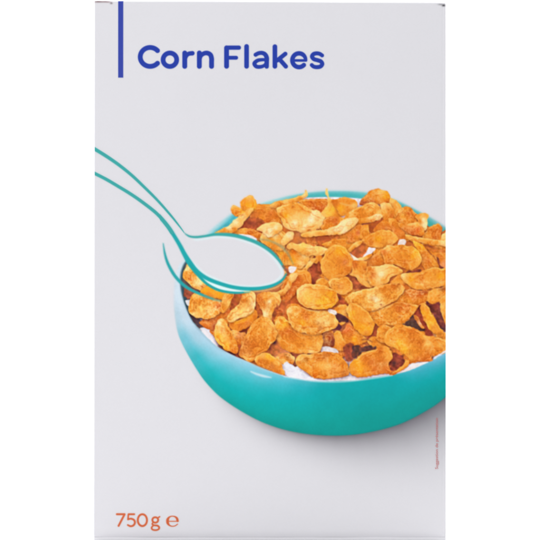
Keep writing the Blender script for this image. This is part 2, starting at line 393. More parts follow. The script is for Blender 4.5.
spot(322,239,12,2.2,'F',.75,-3); spot(296,240,3,4,'S',.8); spot(345,238,6,3,'O',.7)
flake([(322,245),(330,240.5),(338,239),(348,238.5),(353,242),(352,248),(345,250),(334,248)],
      [(328,244,'p'),(336,242,'O'),(345,241,'O'),(350,244,'p')], .3, .4)
flake([(344,220),(349,212),(356,207.5),(363,205),(369,202),(375,202.3),(379.5,206),(382,211),(382,216),(376,219.5),(366,222),(357,221),(350,221)],
      [(349,217,'p'),(354,212,'p'),(360,210,'O'),(366,205,'q'),(371,205,'Q'),(369,210,'q'),(376,209,'p'),(363,215,'O'),(357,217,'O'),(371,214,'O'),(379,213,'Q'),(352,220,'q')], .5, .5, 1.2)
flake([(379.5,205),(384,202.5),(390,203),(393.5,210),(393,217),(388,221),(383,219),(382,213)],
      [(384,206,'P'),(388,205,'Q'),(391,211,'O'),(385,212,'q'),(388,217,'O'),(391,216,'S')], .35)
flake([(349,218.5),(357,218.8),(365,218.2),(372,215.8),(378,213.8),(382,215.5),(380.5,219),(373,222.3),(365,223.5),(357,223.5),(350,222)],
      [(355,220,'q'),(363,220,'p'),(371,217.5,'P'),(378,215.5,'C'),(380,217,'P'),(360,222.5,'O'),(372,221,'o')], .4)
gap([(352,224),(362,224.5),(372,223),(382,219),(388,221),(390,227),(384,232),(372,234),(362,240),(354,240),(348,236)], 'R', 1)
spot(374,227,7,2.5,'F',.7,-15); spot(381,223,4,2,'F',.5)
flake([(347,242),(348,234),(353,227),(360,223.6),(363,226),(362,233),(361,240),(354,243)],
      [(351,238,'S'),(354,231,'O'),(359,226,'o'),(358,233,(238,138,80)),(357,238,'O')], .3)
flake([(360,239),(360,229),(365,225),(369,227),(369,233),(367,238)], [(362,230,'O'),(366,229,'p'),(364,236,'O')], .35)
flake([(373,231),(379,223.5),(386,219.5),(393,222),(396,229),(391,232),(384,230.5),(379,233)],
      [(379,227,'o'),(386,222,'O'),(391,225,'S'),(384,228,'S'),(377,230,'o')], .35)
flake([(388,219),(394,219),(399,223),(403,229),(405,235),(403,241),(397,243),(394,236),(391,229)],
      [(392,221,'p'),(397,225,'O'),(400,231,(236,140,60)),(402,237,'o'),(397,238,'S'),(394,229,'S')], .4)
flake([(301,234.5),(305,231.8),(314,230.3),(322,229.8),(330,228),(338,224.5),(343,220),(350,218),(356.5,218.5),(357,223),(352,228.5),(346,232),(338,235),(328,235),(316,236.7),(306,237.3),(301.5,237)],
      [(304,234,'q'),(312,233,'Q'),(322,232,'Q'),(331,231,'P'),(336,230,'C'),(342,225,'C'),(349,222,'C'),(354,220,'P'),(351,226,'P'),(344,230,'C'),(336,233.5,'q'),(322,234.8,'p'),(352,228,'q')], .45, .75, .9)
flake([(398,223),(404,224),(412,222.8),(418,222.3),(421.5,226),(424.5,231),(423,235.5),(413,235),(405,231.5),(400,227.5)],
      [(402,225,'O'),(410,224,'Q'),(417,224.5,'q'),(411,228,'S'),(404,229,'S'),(418,230,(222,104,46)),(412,232,'R'),(421,232,'O')], .55)
flake([(425,241),(436,242.5),(448,245),(448,270),(440,267),(433,256),(427,248)],
      [(430,244,'O'),(440,246,'p'),(428,245,'o'),(436,251,'O'),(443,251,'o'),(441,258,'p'),(444,264,(238,158,96))], .3)
gap([(424,244.5),(430,244.5),(437,247.5),(446,250.5),(446,252),(436,252),(429,250)], 'R', .6)
spot(430,246.5,4,1.3,'E',.6,20)
flake([(405,234.5),(412,235.8),(420,237),(430,238.3),(440,240),(448,240),(448,246.5),(438,246),(428,244.3),(418,242.5),(410,241)],
      [(408,236,'q'),(416,238,'Q'),(426,239.5,'p'),(436,242,'p'),(444,242,'P'),(415,241,'O'),(430,243,'O')], .5)
# centre cup with milk
flake([(361,241),(366,236.5),(372,233.3),(379,230.3),(388,229.7),(394,233),(397.8,238.5),(396.5,242.5),(390,245),(382,247.8),(374,248),(366,245.5)],
      [(365,241,'O'),(371,237,'O'),(377,233,'p'),(384,233,'q'),(378,239,'Y'),(388,237,'p'),(394,238,'q'),(371,243,'o'),(383,243,'p'),(391,242,'Q'),(376,245.5,'q')], .5)
gap([(398,243),(400.5,239.4),(405,239.6),(406,243),(403,246.5),(398,246.5)], (246,234,228), .1)
gap([(352,251),(357,245),(362,241.5),(368,246),(369,250),(366,254),(361,257.5),(354,257)], 'R', .8)
spot(357,253,3.5,2.5,'F',.6); spot(364,247,2.5,3,'S',.5)
gap([(362,257),(366,252.5),(368.5,247),(372,247.8),(375.5,248.5),(373,252),(368,255.5),(364,258)], (246,240,248), .1)
flake([(346.5,250.5),(352,244.3),(358,240.7),(362,240.8),(361,244),(356,248),(351,251.5),(347.5,252.7)],
      [(350,248.5,'q'),(356,243.5,'Q'),(360,242,'p'),(353,249,'O')], .35)
# ---- third row
flake([(363,263),(369,258.5),(376,252.5),(381,249.5),(386,250),(390,258),(388,265),(376,267),(368,267)],
      [(368,262,'b'),(374,257,'S'),(380,252,'p'),(383,258,'O'),(376,263,'o'),(385,263,'o')], .3)
flake([(348.8,252.5),(352,255),(358,257.7),(364,257),(369,254.5),(372,255),(367,259.5),(360,261.5),(354,261),(350.5,257.5)],
      [(351,255,'w'),(355,258.5,(250,224,206)),(361,259,'P'),(366,257.5,'Q'),(369,256,'O')], .35, .7, .3)
flake([(412,241),(418,242.5),(424,247),(430,254.5),(436,261),(439,267.5),(434,271.5),(425,270),(421,262),(419,253)],
      [(416,243,'y'),(421,247,'Y'),(425,254,'o'),(428,260,'S'),(424,264,'o'),(434,265,'p'),(431,257,'p')], .4)
flake([(436,256),(440,254),(444,258),(448,262),(448,272),(442,268),(438,262)], [(441,259,'o'),(445,264,(240,160,110))], .3)
gap([(436.5,257),(439,260),(441,266),(445,270.5),(441,269.5),(438,265)], 'E', .5)
flake([(380.5,250.5),(384,247),(387.5,244.8),(394,245.6),(400,245),(406,245.6),(412,246.3),(418,250),(421,255),(421.7,260),(419.5,265),(413,269.3),(405,268.7),(397,266),(391,264.8),(385,264.6),(383,258)],
      [(384,252,'S'),(388,248,'Q'),(388,257,'O'),(394,250,'p'),(398,258,(226,138,52)),(404,249,'p'),(405,263,'o'),(410,252,'p'),(413,256,'Y'),(417,260,'q'),(416,252,'y'),(408,257,'O'),(412,265,'p'),(396,263,'O'),(387,263,'o')], .6, .7)
# left middle
flake([(283,257),(287,251),(293,246.8),(301,248),(307,252),(309.5,258),(306,264.5),(301,269),(295,267),(288,265.5),(283,264)],
      [(285,258,'O'),(289,252,'p'),(294,252,(232,126,36)),(297,256,'O'),(292,260,'Y'),(288,263,'Q'),(301,251,'Q'),(304,257,'P'),(301,264,'P'),(298,267,'q'),(306,260,'q')], .5)
flake([(287.3,246),(291,242.5),(297,243.5),(303,243),(312,245.6),(321,246.8),(328.5,248.8),(325,253),(319,256.8),(312,256),(306,255.5),(299,252.5),(293,249.5),(289,250)],
      [(290,245,'Q'),(296,246,'Q'),(303,247,(246,196,100)),(310,249,'P'),(318,250,(248,206,120)),(326,249.5,'P'),(320,254,'Q'),(310,254,'Q'),(303,251,'q')], .5, .65)
gap([(309,267),(316,260.5),(321.5,263),(322,272),(318,277),(316,284),(311,284),(310,275)], 'F', .6)
spot(313,281,2.5,3,'E',.7); spot(314,268,3,4,(168,66,46),.6)
flake([(312,262),(315,258),(319,255.8),(322,258),(323,263),(319,262),(316,264)], [(315,260,'p'),(319,258.5,'O'),(321,261,'o')], .4)
flake([(303,271),(305.5,265),(309,261),(313,258),(315.3,259),(313,263.5),(308.5,268.5),(305,271.5)],
      [(306,267,'Q'),(310,262,'P'),(312,261,'q'),(308,268,'q')], .4)
flake([(294,271),(300,269.5),(307,271),(311,276),(311.5,284),(307,288),(297,292),(290,300),(283,303),(279,297),(281,288),(287,278)],
      [(290,278,'O'),(297,273,'p'),(304,273,'p'),(307,279,'O'),(298,279,'R'),(303,284,'o'),(293,285,'R'),(288,292,'R'),(284,298,'S'),(299,288,'S')], .4)
flake([(258,298),(268,294),(278,291),(285,287),(289,280),(291,274),(296,273),(297,277),(292,284),(286,293),(278,299),(266,301)],
      [(263,297,'q'),(272,295,'p'),(281,291,'Q'),(287,284,'P'),(291,277,'P'),(290,283,'O'),(282,296,'o'),(270,299,'S')], .35)
gap([(288,268.5),(291,266),(296.5,267),(295,271),(290,273)], (250,244,244), .1)
gap([(285,268),(288,267.5),(289,271),(286.5,272.5)], (160,84,70), .3)
flake([(316,281),(321,277.5),(328,280.5),(331,286),(325,289),(317,287)], [(319,281,'p'),(324,283,'p'),(327,286,'O')], .4)
gap([(344,277.3),(349,274.5),(354,275),(361,282),(367,288.5),(362,290),(353,289),(348,283)], (176,88,54), .8)
spot(346.5,276.7,2.2,.9,'E',.7); spot(361,287.5,3,1.2,'E',.6)
flake([(320.3,267),(321,260),(324.5,253.3),(330,247.3),(337,244),(343.5,246),(348.5,251.5),(352.6,258.5),(353.5,265),(350.5,271.5),(344,277),(334,280.5),(326,277.5),(321.5,272)],
      [(323,263,'q'),(328,254,'p'),(334,248,'q'),(338,250,'Y'),(343,252,'Y'),(332,262,'p'),(340,260,(222,132,50)),(345,262,(212,118,62)),(348,257,'O'),(350,264,'p'),(326,271,'q'),(334,273,'p'),(342,271,'O'),(347,269,'o')], .55, .7, .9)
flake([(351.5,272),(352,266),(353,261),(360,260.8),(367,262),(367,272),(369,280),(373,286),(369,288),(362,284),(355,277.5),(350,275)],
      [(355,265,'S'),(361,263.5,'p'),(356,272,'q'),(361,270,'O'),(365,268,'o'),(362,277,'p'),(367,283,'q'),(358,278,'Q')], .4)
crease([(350,274,1.2),(355,275,1.6),(361,280,1.8),(366,286,1.5)], 'Q', .7)
flake([(365.8,273),(367,267.5),(371,266),(377,265.7),(386,263.8),(394,265),(402.5,270.8),(398,274.7),(391,277.5),(388,283),(381,285.5),(376,286.7),(370.3,284.7),(367,279)],
      [(368,275,'q'),(371,270,'o'),(372,276,(210,112,46)),(373,282,'p'),(378,269,'P'),(381,274,'C'),(377,280,'P'),(385,268,'P'),(392,268,'Q'),(398,271,'q'),(389,275,'Q'),(384,281,'q')], .55, .75)
flake([(328,283),(333,278.3),(340,277.8),(346,277),(352,282),(353,289),(346,294.5),(339,295),(332.5,289)],
      [(331,283,'Q'),(335,281,'q'),(341,281,'p'),(348,283,'p'),(336,288,'p'),(344,290,'q'),(340,286,(234,160,84))], .6, .6, 1.1)
gap([(400,275.3),(406,271.7),(414,269.5),(421,270),(418,273.3),(409,273.8)], 'E', .4)
flake([(392,281),(397,276),(402,275),(405,283),(411,288),(406,292),(398,288),(390,287)],
      [(396,279,'O'),(400,280,'p'),(404,287,'S'),(396,285,'q')], .25)
flake([(401,276.5),(403,273.3),(410,273.3),(419,272.3),(426,269.5),(434,267),(441,268),(448,270),(448,284.5),(438,287.3),(428,289.3),(418,290),(410,286.5),(404,281.5)],
      [(403,276,'P'),(405,279,'Q'),(411,279,'Y'),(416,275,'p'),(421,279,'o'),(427,274,'p'),(436,271,'p'),(433,278,'p'),(440,276,'Y'),(418,285,'p'),(426,285,'Q'),(436,283,'q'),(443,281,'p'),(413,284,'p'),(426,288,'O')], .55, .85)
flake([(396,300),(402,292),(410,288.5),(420,290.5),(428,290),(432,295),(430,302),(423,306),(414,308),(404,308)],
      [(402,297,'O'),(408,293,'S'),(414,297,'S'),(420,293,'R'),(425,297,'o'),(409,302,'p'),(418,303,'O'),(427,300,'p')], .3, .5, 1.6)
spot(424,292,5,1.6,'F',.5,-5)
flake([(427,297),(429,291),(435,289),(448,286),(448,299),(441,301.5),(433,304.5),(428,302)],
      [(431,294,'p'),(437,292,'q'),(444,290,'O'),(440,298,'p'),(432,301,'p')], .3, .5)
spot(443,289,4,2,'E',.5,-10)
gap([(425.5,300.5),(431,304),(441,300.5),(441,312),(445,322),(448,331),(441,330),(436,322.5),(431,311)], (112,50,54), .8)
spot(436,306,3,3,(150,60,46),.7); spot(443,329,2.5,1.6,(55,45,50),.7)
flake([(440.5,298),(444,295.5),(448,294),(448,324),(443,319),(440.5,308)], [(443,300,'p'),(445,309,'q'),(444,318,'O'),(441.5,306,'Q')], .4)
gap([(413,313),(420,305.5),(423,314),(426,322),(431,331),(434,335.5),(428,336),(424,330.5),(419,321)], (164,62,46), .6)
spot(429.5,333.5,2.6,1.6,'E',.6)
gap([(401.5,323.5),(407,321),(412,314.5),(415.5,318),(419,326),(424,329.5),(419,331),(410,327),(403,326)], (78,54,58), .5)
flake([(413.7,315),(416,315.5),(420,320.5),(424.5,328),(421,328),(417,322)], [(416,318,'b'),(420,323,(226,156,120)),(423,327,'o')], .35, .3)
flake([(420.5,308),(423,303),(427,304.5),(431,312),(435,320),(440,327),(443,331.5),(437,334),(431,331.5),(425.5,324),(422,315.5)],
      [(423,306,'p'),(424,313,'Y'),(427,317,'Y'),(430,323,'y'),(435,328,'p'),(439,331,'p'),(427,309,'p'),(424,318,'o')], .45, .6)
# ---- fourth row
flake([(362,313),(370,310.5),(383,307.5),(392,303.5),(399,301.5),(408,303),(418.5,305),(416,310.5),(413,315),(408.5,319.5),(403.5,322.7),(396,325.8),(386,325),(378,326),(371,320),(366,318)],
      [(370,314,'O'),(377,312,'p'),(386,309,'q'),(395,305,'O'),(399,309,'S'),(407,306,'S'),(413,308,'p'),(390,314,'p'),(381,319,'O'),(397,317,'p'),(405,315,'p'),(388,322,'q'),(400,320,'O'),(410,313,'O')], .45, .7, 1.7)
spot(399,317,2.6,.8,'b',.6); spot(395.5,306,3,1.5,'S',.4)
flake([(345,299),(350,294),(356,290.7),(364,289),(371,288),(378,285.5),(385,284),(396,283.4),(403.5,286.7),(404.3,291.5),(400,297),(394,301.5),(385,306),(378,309.5),(371,311.3),(364,310.5),(358,309),(350,305)],
      [(349,300,'q'),(354,294,'Q'),(360,297,'p'),(364,292,'q'),(372,291,'Q'),(371,297,'P'),(377,295,'Q'),(376,300,'C'),(381,304,'P'),(372,303,'Q'),(384,290,'O'),(388,295,'O'),(394,287,'o'),(400,290,'Q'),(394,295,'p'),(399,293,'q'),(364,304,'q'),(356,302,'p'),(368,308,'p'),(386,300,'q')], .5, .75, 1.5)
spot(381,304.5,1.2,.9,'F',.6); spot(375,298,3,2,'C',.6)
gap([(337,294),(341,296),(345,300),(348,305),(345,308),(339,304),(336.5,299)], 'F', .8)
spot(340,298,2.4,2.8,'E',.5)
flake([(334.5,311),(337,306),(342,304),(348,306),(349,312),(344,316),(337,315)], [(338,309,'O'),(343,307,'p'),(345,312,'Q'),(339,313,'q')], .45)
gap([(333,314),(340,313.5),(346,317),(348,322),(343,323),(337,320.5)], (88,46,56)); gap([(333,324.5),(338,323.5),(342,327),(339,330.5),(333,330)], (92,40,56))
spot(342,318.5,3,1.6,(70,40,50),.6)
flake([(339,340),(342,332),(346,325.5),(350,323),(356,329),(363,335),(368,339.5),(363,343.5),(352,346),(343,344.5)],
      [(346,329,(224,110,60)),(350,334,'S'),(345,339,'O'),(354,339,'Y'),(360,338,'O'),(350,343,'o'),(364,341,'p')], .35, .6)
flake([(333.5,334),(337,330.5),(341,332),(343,338),(347,345),(345,351),(337,350.5),(333.5,343)],
      [(336,334,'p'),(339,338,'q'),(338,344,'p'),(343,347,'o'),(336,348,'O')], .5)
gap([(370,322),(376,325),(380,333),(378,341),(371,341),(366,338),(372,330)], 'F', .6)
flake([(367,341),(372,336.5),(378,337.5),(386,339.5),(388,346),(379,348.5),(371,347)],
      [(371,340,'p'),(376,340,'O'),(383,342,'p'),(375,345,'O')], .5)
crease([(362,339.6,1.2),(367,339.4,1.6),(372,341.8,1)], 'E', .55)
flake([(346.2,310),(348,305.5),(351,303.3),(356,303),(361,306),(366,310.5),(370.5,315),(373.5,321),(374,328),(372,334),(367.5,335.3),(361,334),(355,328.5),(351,322),(348,316)],
      [(349,309,'Q'),(352,313,'y'),(355,307,'p'),(357,318,'p'),(360,312,'p'),(363,320,'p'),(355,323,'Y'),(367,320,'q'),(362,328,'Y'),(368,328,'Y'),(371,325,'p'),(366,333,'p')], .5, .85, .8)
# bottom right
flake([(376,337),(377.5,329.5),(384,325.3),(390,326),(394,333),(394,341),(386,344),(379,342)],
      [(380,331,'p'),(386,329,'O'),(384,336,'q'),(390,335,'p'),(381,339,'O'),(388,341,'p')], .5, .6, 1.4)
flake([(384,339),(386,332),(391,327.5),(397,325.2),(404,324.8),(412,327),(419,331),(426,335.5),(434,336.5),(442,338),(448,342),(448,351),(437,355.3),(433.5,357),(432,361),(426,361.5),(416,362.3),(409,363),(406,358),(400,353),(393,348),(386,345)],
      [(389,335,'p'),(395,329,'p'),(404,329,'O'),(412,331,'o'),(393,341,'q'),(399,343,'y'),(405,349,'y'),(402,337,'p'),(412,340,'o'),(410,346,'p'),(417,352,'O'),(410,357,'q'),(420,343,'o'),(424,336,'p'),(428,343,'Q'),(434,340,'O'),(441,345,'q'),(436,350,'O'),(428,355,'o'),(419,360,'S'),(408,361,'O'),(430,360,'S')], .45, .9, 1.1)
crease([(425,338,1.6),(429,342,2),(433,346,1)], 'Q', .45); crease([(436,340,1),(441,345,1.8),(444,350,1)], 'Q', .45)
spot(432.5,357.5,1,1.6,(90,60,70),.8)
gap([(387,349),(394,348),(405,356),(408,362),(399,370.5),(388,374)], 'S', alpha=1)
gap([(390,359),(393,353.5),(398,353.5),(403,357.5),(404,363),(398,368.5),(391,370.5)], (142,58,50), .8)
spot(394,363,3.5,2.5,'D',.6); spot(399,360,4,1.4,(196,96,70),.55,35)
flake([(390,374.6),(393,371.5),(399,368),(404,363),(406,359),(409.5,361.5),(407.5,366.5),(401,371.5),(394,374.8)],
      [(394,373,'o'),(401,368.5,'p'),(406,363,'p'),(405,367,'O')], .4, .4)
gap([(404,371.5),(408,367),(412,363.5),(419,362.5),(428,362),(422,364.8),(414,368.3)], (244,232,230), .1)
gap([(433,359.5),(435,356.5),(440,353.5),(446,350),(446,352),(438,356.7)], (238,232,238), .1)
gap([(344,346),(353,344),(354,356),(350,362),(345,359)], (168,76,54), 1)
gap([(352,350),(355,345.5),(362,346.3),(370,345.8),(376,346.8),(373,350),(363,352.3),(358,356.5),(352.5,357.5)], (80,54,56), 2.0)
spot(348,366,1.4,4,'D',.7); spot(368,349.5,6,1.5,'E',.5); spot(353,355,2.5,3,'F',.5)
flake([(348.5,371),(350.5,364),(356,358.3),(362,353),(370,350),(377,348),(385,345.3),(390.5,350),(392.8,356),(390,361),(389,367),(391,372.5),(384,373.7),(377,374.5),(368,376.2),(358,377.2),(352,375)],
      [(352,369,'p'),(357,364,'Y'),(360,370,'Y'),(356,374,'O'),(366,358,'o'),(372,353,'O'),(372,362,(214,120,54)),(380,350,'o'),(386,350,'p'),(388,356,'q'),(380,360,'o'),(376,369,'S'),(366,370,'O'),(386,368,'S'),(383,365,'b')], .5, .8, .9)
# ---- lower middle
flake([(322,334),(325,331),(331,332),(334,335),(334,346),(328,347.5),(322,346)], [(323,338,'E'),(326,338,'b'),(330,338,'F'),(332,342,'E'),(327,344,'u')], .15, .3)
gap([(321,348.3),(324,346.3),(330,347),(337,349.7),(337.5,353),(330,352.3),(322,352)], (234,228,232), .1)
flake([(282,314),(285,308),(289,304),(296,304),(302,308),(298,318),(290,322),(284,320)],
      [(285,313,(214,116,60)),(290,307,'p'),(296,307,'O'),(290,316,'S')], .25)
gap([(279,303),(285,300),(292,301),(290,306),(286,310),(284,317),(280,317),(277,311)], (206,100,54), 1)
flake([(274.3,326),(276,319.5),(278.5,316.3),(283,316.5),(288,320.5),(298,330),(312,334),(321,333),(322.5,340),(321.5,348),(318,353),(308,354),(296,353.5),(288,351),(282,347.5),(277.5,341.5),(275.5,335.5),(277.5,331)],
      [(276,322,'Q'),(279,319,'q'),(280,325,'Y'),(284,323,'y'),(278,337,'q'),(281,333,'o'),(284,341,'O'),(288,331,'S'),(292,337,'o'),(297,344,'O'),(303,338,'O'),(309,344,'p'),(318,339,'p'),(315,349,'q'),(305,351,'p'),(293,349,'p'),(320,344,'Q'),(311,352,'P')], .55, .8, 1.1)
flake([(286.7,312),(289,307.5),(293,305.7),(301,306.3),(308,309),(319,310.5),(330,311.5),(335,316),(338,320.5),(336,326.5),(330,330.5),(321,333.5),(311,334.5),(300,332),(293,328),(289,323),(287.7,317)],
      [(289,311,'P'),(291,316,'q'),(289,320,'Q'),(296,309,'q'),(299,314,'p'),(304,312,'o'),(306,317,'S'),(311,312,'p'),(312,319,'q'),(318,315,'q'),(319,321,'P'),(325,317,'Q'),(326,323,'P'),(333,321,'Q'),(331,327,'q'),(321,328,(214,140,72)),(324,331,'p'),(313,327,'O'),(302,323,'Y'),(295,322,'p'),(305,330,'p'),(298,328,'q'),(313,332,'q')], .6, .85, 1.6)
crease([(296,326,1),(304,327.2,1.2),(313,326.5,1)], 'S', .5); crease([(297,328.5,1),(306,331,1.3),(314,331.5,1)], 'Q', .5)
spot(320.5,328,2.4,1.6,'b',.6)
gap([(328,310.5),(330,308.7),(333,309.3),(336.5,311.5),(336,314.5),(332,314),(329.5,312.5)], (248,240,232), .1)
flake([(296,292),(299,287.3),(305,284.3),(315,283.8),(325,285.5),(332,288.7),(337,294.5),(338,300.5),(334,306),(328,309),(318,309.6),(308,308.3),(300.5,303.5),(296.7,297.5)],
      [(299,292,'P'),(303,288,'P'),(301,298,'Q'),(306,295,(244,190,96)),(309,300,(246,186,84)),(312,289,'q'),(316,296,'q'),(320,303,'y'),(325,299,'y'),(323,290,'p'),(330,294,'Y'),(328,289,'p'),(332,300,'Y'),(311,305,'Q'),(326,306,'Y'),(318,286,'q'),(335,298,'p')], .6, .9, 1.1)
crease([(323,294,.8),(328,297,1),(333,303,.8)], 'o', .5); spot(318,305.5,2.4,1.2,'o',.6)
gap([(291,352),(298,353),(306,354),(302,358),(297,366),(292,364),(288,360)], (150,68,40), .8)
flake([(276,359),(279,353.7),(285,352.3),(291,353.5),(295,358),(293,364),(288,363.5),(282,364)],
      [(279,357,'Q'),(283,355,'p'),(288,357,(190,110,50)),(286,361,'q'),(292,358,'P'),(291,362,'o')], .6, .5, 1.5)
flake([(295.5,361.5),(298,356),(303,353.6),(311,354),(319,352.3),(329,352),(338,354),(344,360),(348.5,368),(348.5,375),(342,377.5),(333,378.3),(322,378.8),(313,376.8),(305.5,372),(299.5,367.3)],
      [(298,360,'Q'),(303,356,'q'),(306,359,(190,112,44)),(309,356,'q'),(311,362,'p'),(302,366,'p'),(308,370,'p'),(318,357,'o'),(325,356,'b'),(321,364,'q'),(327,367,'Q'),(333,359,'O'),(336,366,(230,150,76)),(339,360,'p'),(316,373,(228,128,36)),(326,375,'O'),(333,374,(222,140,66)),(343,366,'O'),(345,373,'b')], .45, .8, 1.2)
stroke([(302,361.5,1),(301,357.5,1.2),(305,354.8,1.2),(309.5,356,1.1),(310.5,360,1)], K['Q'], None, .6, .7)
# milk along the front
gap([(283.5,364.5),(286.5,361.8),(291,364.5),(296,368.5),(303,372.5),(309,376.5),(316,379.5),(326,380.8),(310,380),(296,377.8),(284,375.5),(287,371)], (240,238,246), .1)
# ---- left lower group
flake([(186,267),(188,264.3),(193,270),(200,278.5),(208,285),(214,289),(208,292),(198,290),(189,284),(183,277.5),(183.3,271)],
      [(187,268,'P'),(190,271,'p'),(187,275,'O'),(185,279,'p'),(191,279,'S'),(194,276,'q'),(195,283,'P'),(200,284,'C'),(198,288,'Q'),(205,287,'o'),(190,283,'q'),(203,283,'Q')], .4, .3, 2.0)
flake([(201,291),(206,286.5),(213,287.5),(221,291),(232,293.5),(226,299),(216,299),(207,296)],
      [(205,290,'Y'),(212,291,'Y'),(220,294,'Y'),(226,295,'p'),(210,295,'O')], .2, .3, .4)
gap([(184,288),(190,287),(197,291),(194,296),(190,300),(186,299)], (166,78,52), .8)
gap([(185.5,300.5),(190,299.5),(191,302.5),(189,306),(187,305)], (244,240,240), .1)
flake([(199,323),(205,319),(214,317),(222,312),(228,308),(233,310),(230,317),(222,320),(217,326),(214,331),(207,328)],
      [(205,323,'S'),(213,321,(200,100,44)),(222,316,'o'),(228,311,'R'),(209,325,'S'),(215,326,'F')], .15, .4)
flake([(189.3,303),(191.5,296),(196,293),(203,294),(211,297.5),(219,299.5),(222.5,304),(221.5,311),(216.5,316),(208,319.3),(199,318.5),(191.5,315.5),(188.7,311)],
      [(192,300,'p'),(196,296,'q'),(200,301,'O'),(195,306,'q'),(202,308,(248,194,100)),(207,304,'q'),(209,311,'P'),(204,314,'Q'),(196,313,'Q'),(191,311,'p'),(213,302,'O'),(218,306,(226,130,70)),(215,313,'p'),(207,317,'p'),(193,315,'P')], .4, .9, 1.9)
flake([(221,311),(221.5,304),(224,296),(229,291.5),(234.5,291),(232,300),(228,308),(223.5,313)],
      [(223,307,'p'),(226,299,'Q'),(230,294,'q'),(228,303,'Q'),(231,297,'O')], .45, .7)
gap([(229,311),(232,302),(235,293),(243,292),(243,299),(238,305),(233,309)], (168,74,44), .7)
spot(238,299,3,4,'o',.6)
gap([(250,298),(256,295),(261,297),(262,308),(262,317),(255,322),(252,316),(256,306)], (200,104,54), .8)
spot(255.5,308,.8,3,'E',.8); spot(256,297,4,1.2,'F',.5)
gap([(228,325),(240,330),(254,320),(258,318),(252,328),(246,334),(238,340),(230,334)], (150,66,44), .7)
flake([(228,323),(234,320.5),(242,318),(250,313.5),(254,309),(257.5,314),(255,321),(248,327),(240,331.3),(233,331)],
      [(231,324,'o'),(236,321,'Y'),(244,319,'Y'),(251,315,(242,164,52)),(240,326,'o'),(247,323,'S'),(254,316,'o'),(235,329,'p')], .35, .7, .7)
flake([(227.3,319.5),(229,314.5),(233.5,309),(238,305),(241.5,299),(243,293),(249,291),(254.5,292.5),(256.2,299),(255,307),(251.5,313),(245,317),(238,319.5),(231,322.5)],
      [(230,317,'Q'),(234,311,'Q'),(238,313,'P'),(241,307,'Q'),(245,300,'o'),(244,295,'o'),(248,304,'Q'),(247,297,'q'),(252,298,'P'),(253,304,'C'),(249,310,'P'),(244,314,'P'),(235,317,'P'),(241,312,(248,204,110))], .5, .6, 1.4)
flake([(262,312),(258.5,304),(257,298),(261,293.5),(268,292),(276,292),(280.5,296),(280,303),(277,310),(273.5,316),(268,320),(263,317)],
      [(260,299,'S'),(263,306,'o'),(266,298,'p'),(270,302,'C'),(268,309,'P'),(266,314,'C'),(272,296,'q'),(277,298,'Q'),(276,305,'Q'),(273,310,'p'),(273,303,'p'),(270,316,'Q')], .4, .6, 1.2)
gap([(276,304),(279,306),(277,313),(274,320),(273,326),(271,322),(273,314)], 'F', .6)
gap([(262,345),(268,340),(275,339),(284,349),(288,353),(280,357),(272,355),(264,354)], (214,116,66), 1)
spot(274.5,342.5,2.6,2.6,(76,44,54),.9); spot(270,348,2.5,3,(120,52,50),.7)
flake([(231,331),(235,330),(240,332.5),(245,332.5),(247,338),(244,347),(240,352),(237,345),(233,338)],
      [(234,333,'Q'),(240,335,(226,150,96)),(244,336,'b'),(240,341,'o'),(241,348,'b')], .3, .3, 1.3)
gap([(236,349),(240,344),(242,350),(240,357),(236,355.5)], 'F', .5)
flake([(239,354),(241,345),(244,338),(247,331),(251,325),(256,319.5),(262,317.3),(268,317.8),(273,322),(276,328),(277.3,334),(275,341),(270,345),(266.5,351),(259,355),(255,360),(249,362),(243,358.5)],
      [(243,352,'b'),(246,343,'b'),(250,334,'O'),(255,325,'O'),(261,321,'p'),(266,323,'q'),(271,327,'Q'),(269,333,'q'),(273,336,'O'),(262,330,'p'),(259,338,(226,138,56)),(254,345,'o'),(264,343,'O'),(249,353,(214,128,60)),(257,351,'O'),(246,357,'Q'),(269,341,'p'),(252,359,'p')], .35, .85, 1.5)
flake([(215,339),(214.5,331),(216,324.5),(219.3,319.7),(223.5,319.3),(227,324),(231,331.5),(235.5,340),(238,348),(237,353),(231,352.5),(225,349),(219,344.5)],
      [(217,328,'Q'),(220,323,'C'),(223,323,'q'),(219,336,'y'),(223,331,'P'),(222,341,(248,190,84)),(227,338,'q'),(228,330,'p'),(231,338,'O'),(233,345,'O'),(227,346,'y'),(234,350,'o'),(225,334,'Q')], .45, .85, 1.2)
flake([(254.5,358.5),(258,355),(264,353),(270,353.7),(275,357),(280,362.5),(284,370),(285,375),(277,373),(268,369.7),(260,366),(255.3,362.5)],
      [(257,358,'q'),(263,355,'Q'),(268,356,'y'),(272,358,'Y'),(276,362,'q'),(266,362,(206,112,34)),(260,361,'o'),(272,366,'b'),(280,368,'O'),(279,371,'o'),(283,372,'p')], .6, .75, .8)
crease([(224,351.5,1),(236,357.2,1.1),(249,362.3,1.1),(259,366.8,1.1),(271,371.6,1.1),(284,375.8,1)], (196,222,234), .65, .7)
crease([(196,327,1.2),(208,339.5,1.2),(218,348,1.2),(226,352.5,1)], (156,190,206), .6, .7)
crease([(284,376.4,1),(300,379.3,1),(320,381.6,1),(345,381.5,1),(370,378.8,1),(392,375.3,1)], (224,236,240), .75, .6)
stroke([(251,371.5,1.2),(257,374,2.0),(264,376,2.2),(271,377.3,1.0)], (222,238,246), None, .9, .8)

# ---- soft air of the printed photograph on the far rim
mk = (owner >= 2).astype(float); mk = blur(mk, 2)[..., None]
lo2 = blur(canvas, 1.6 * R); lo1 = blur(canvas, 0.6 * R)
canvas = np.clip(canvas + mk * (0.24 * (canvas - lo2) + 0.35 * (canvas - lo1)), 0, 253)
canvas = np.clip(canvas * (1 + mk * (0.035 * N1 + 0.03 * noise_field((H_, W_), 0.5 * R))[..., None]), 0, 253)
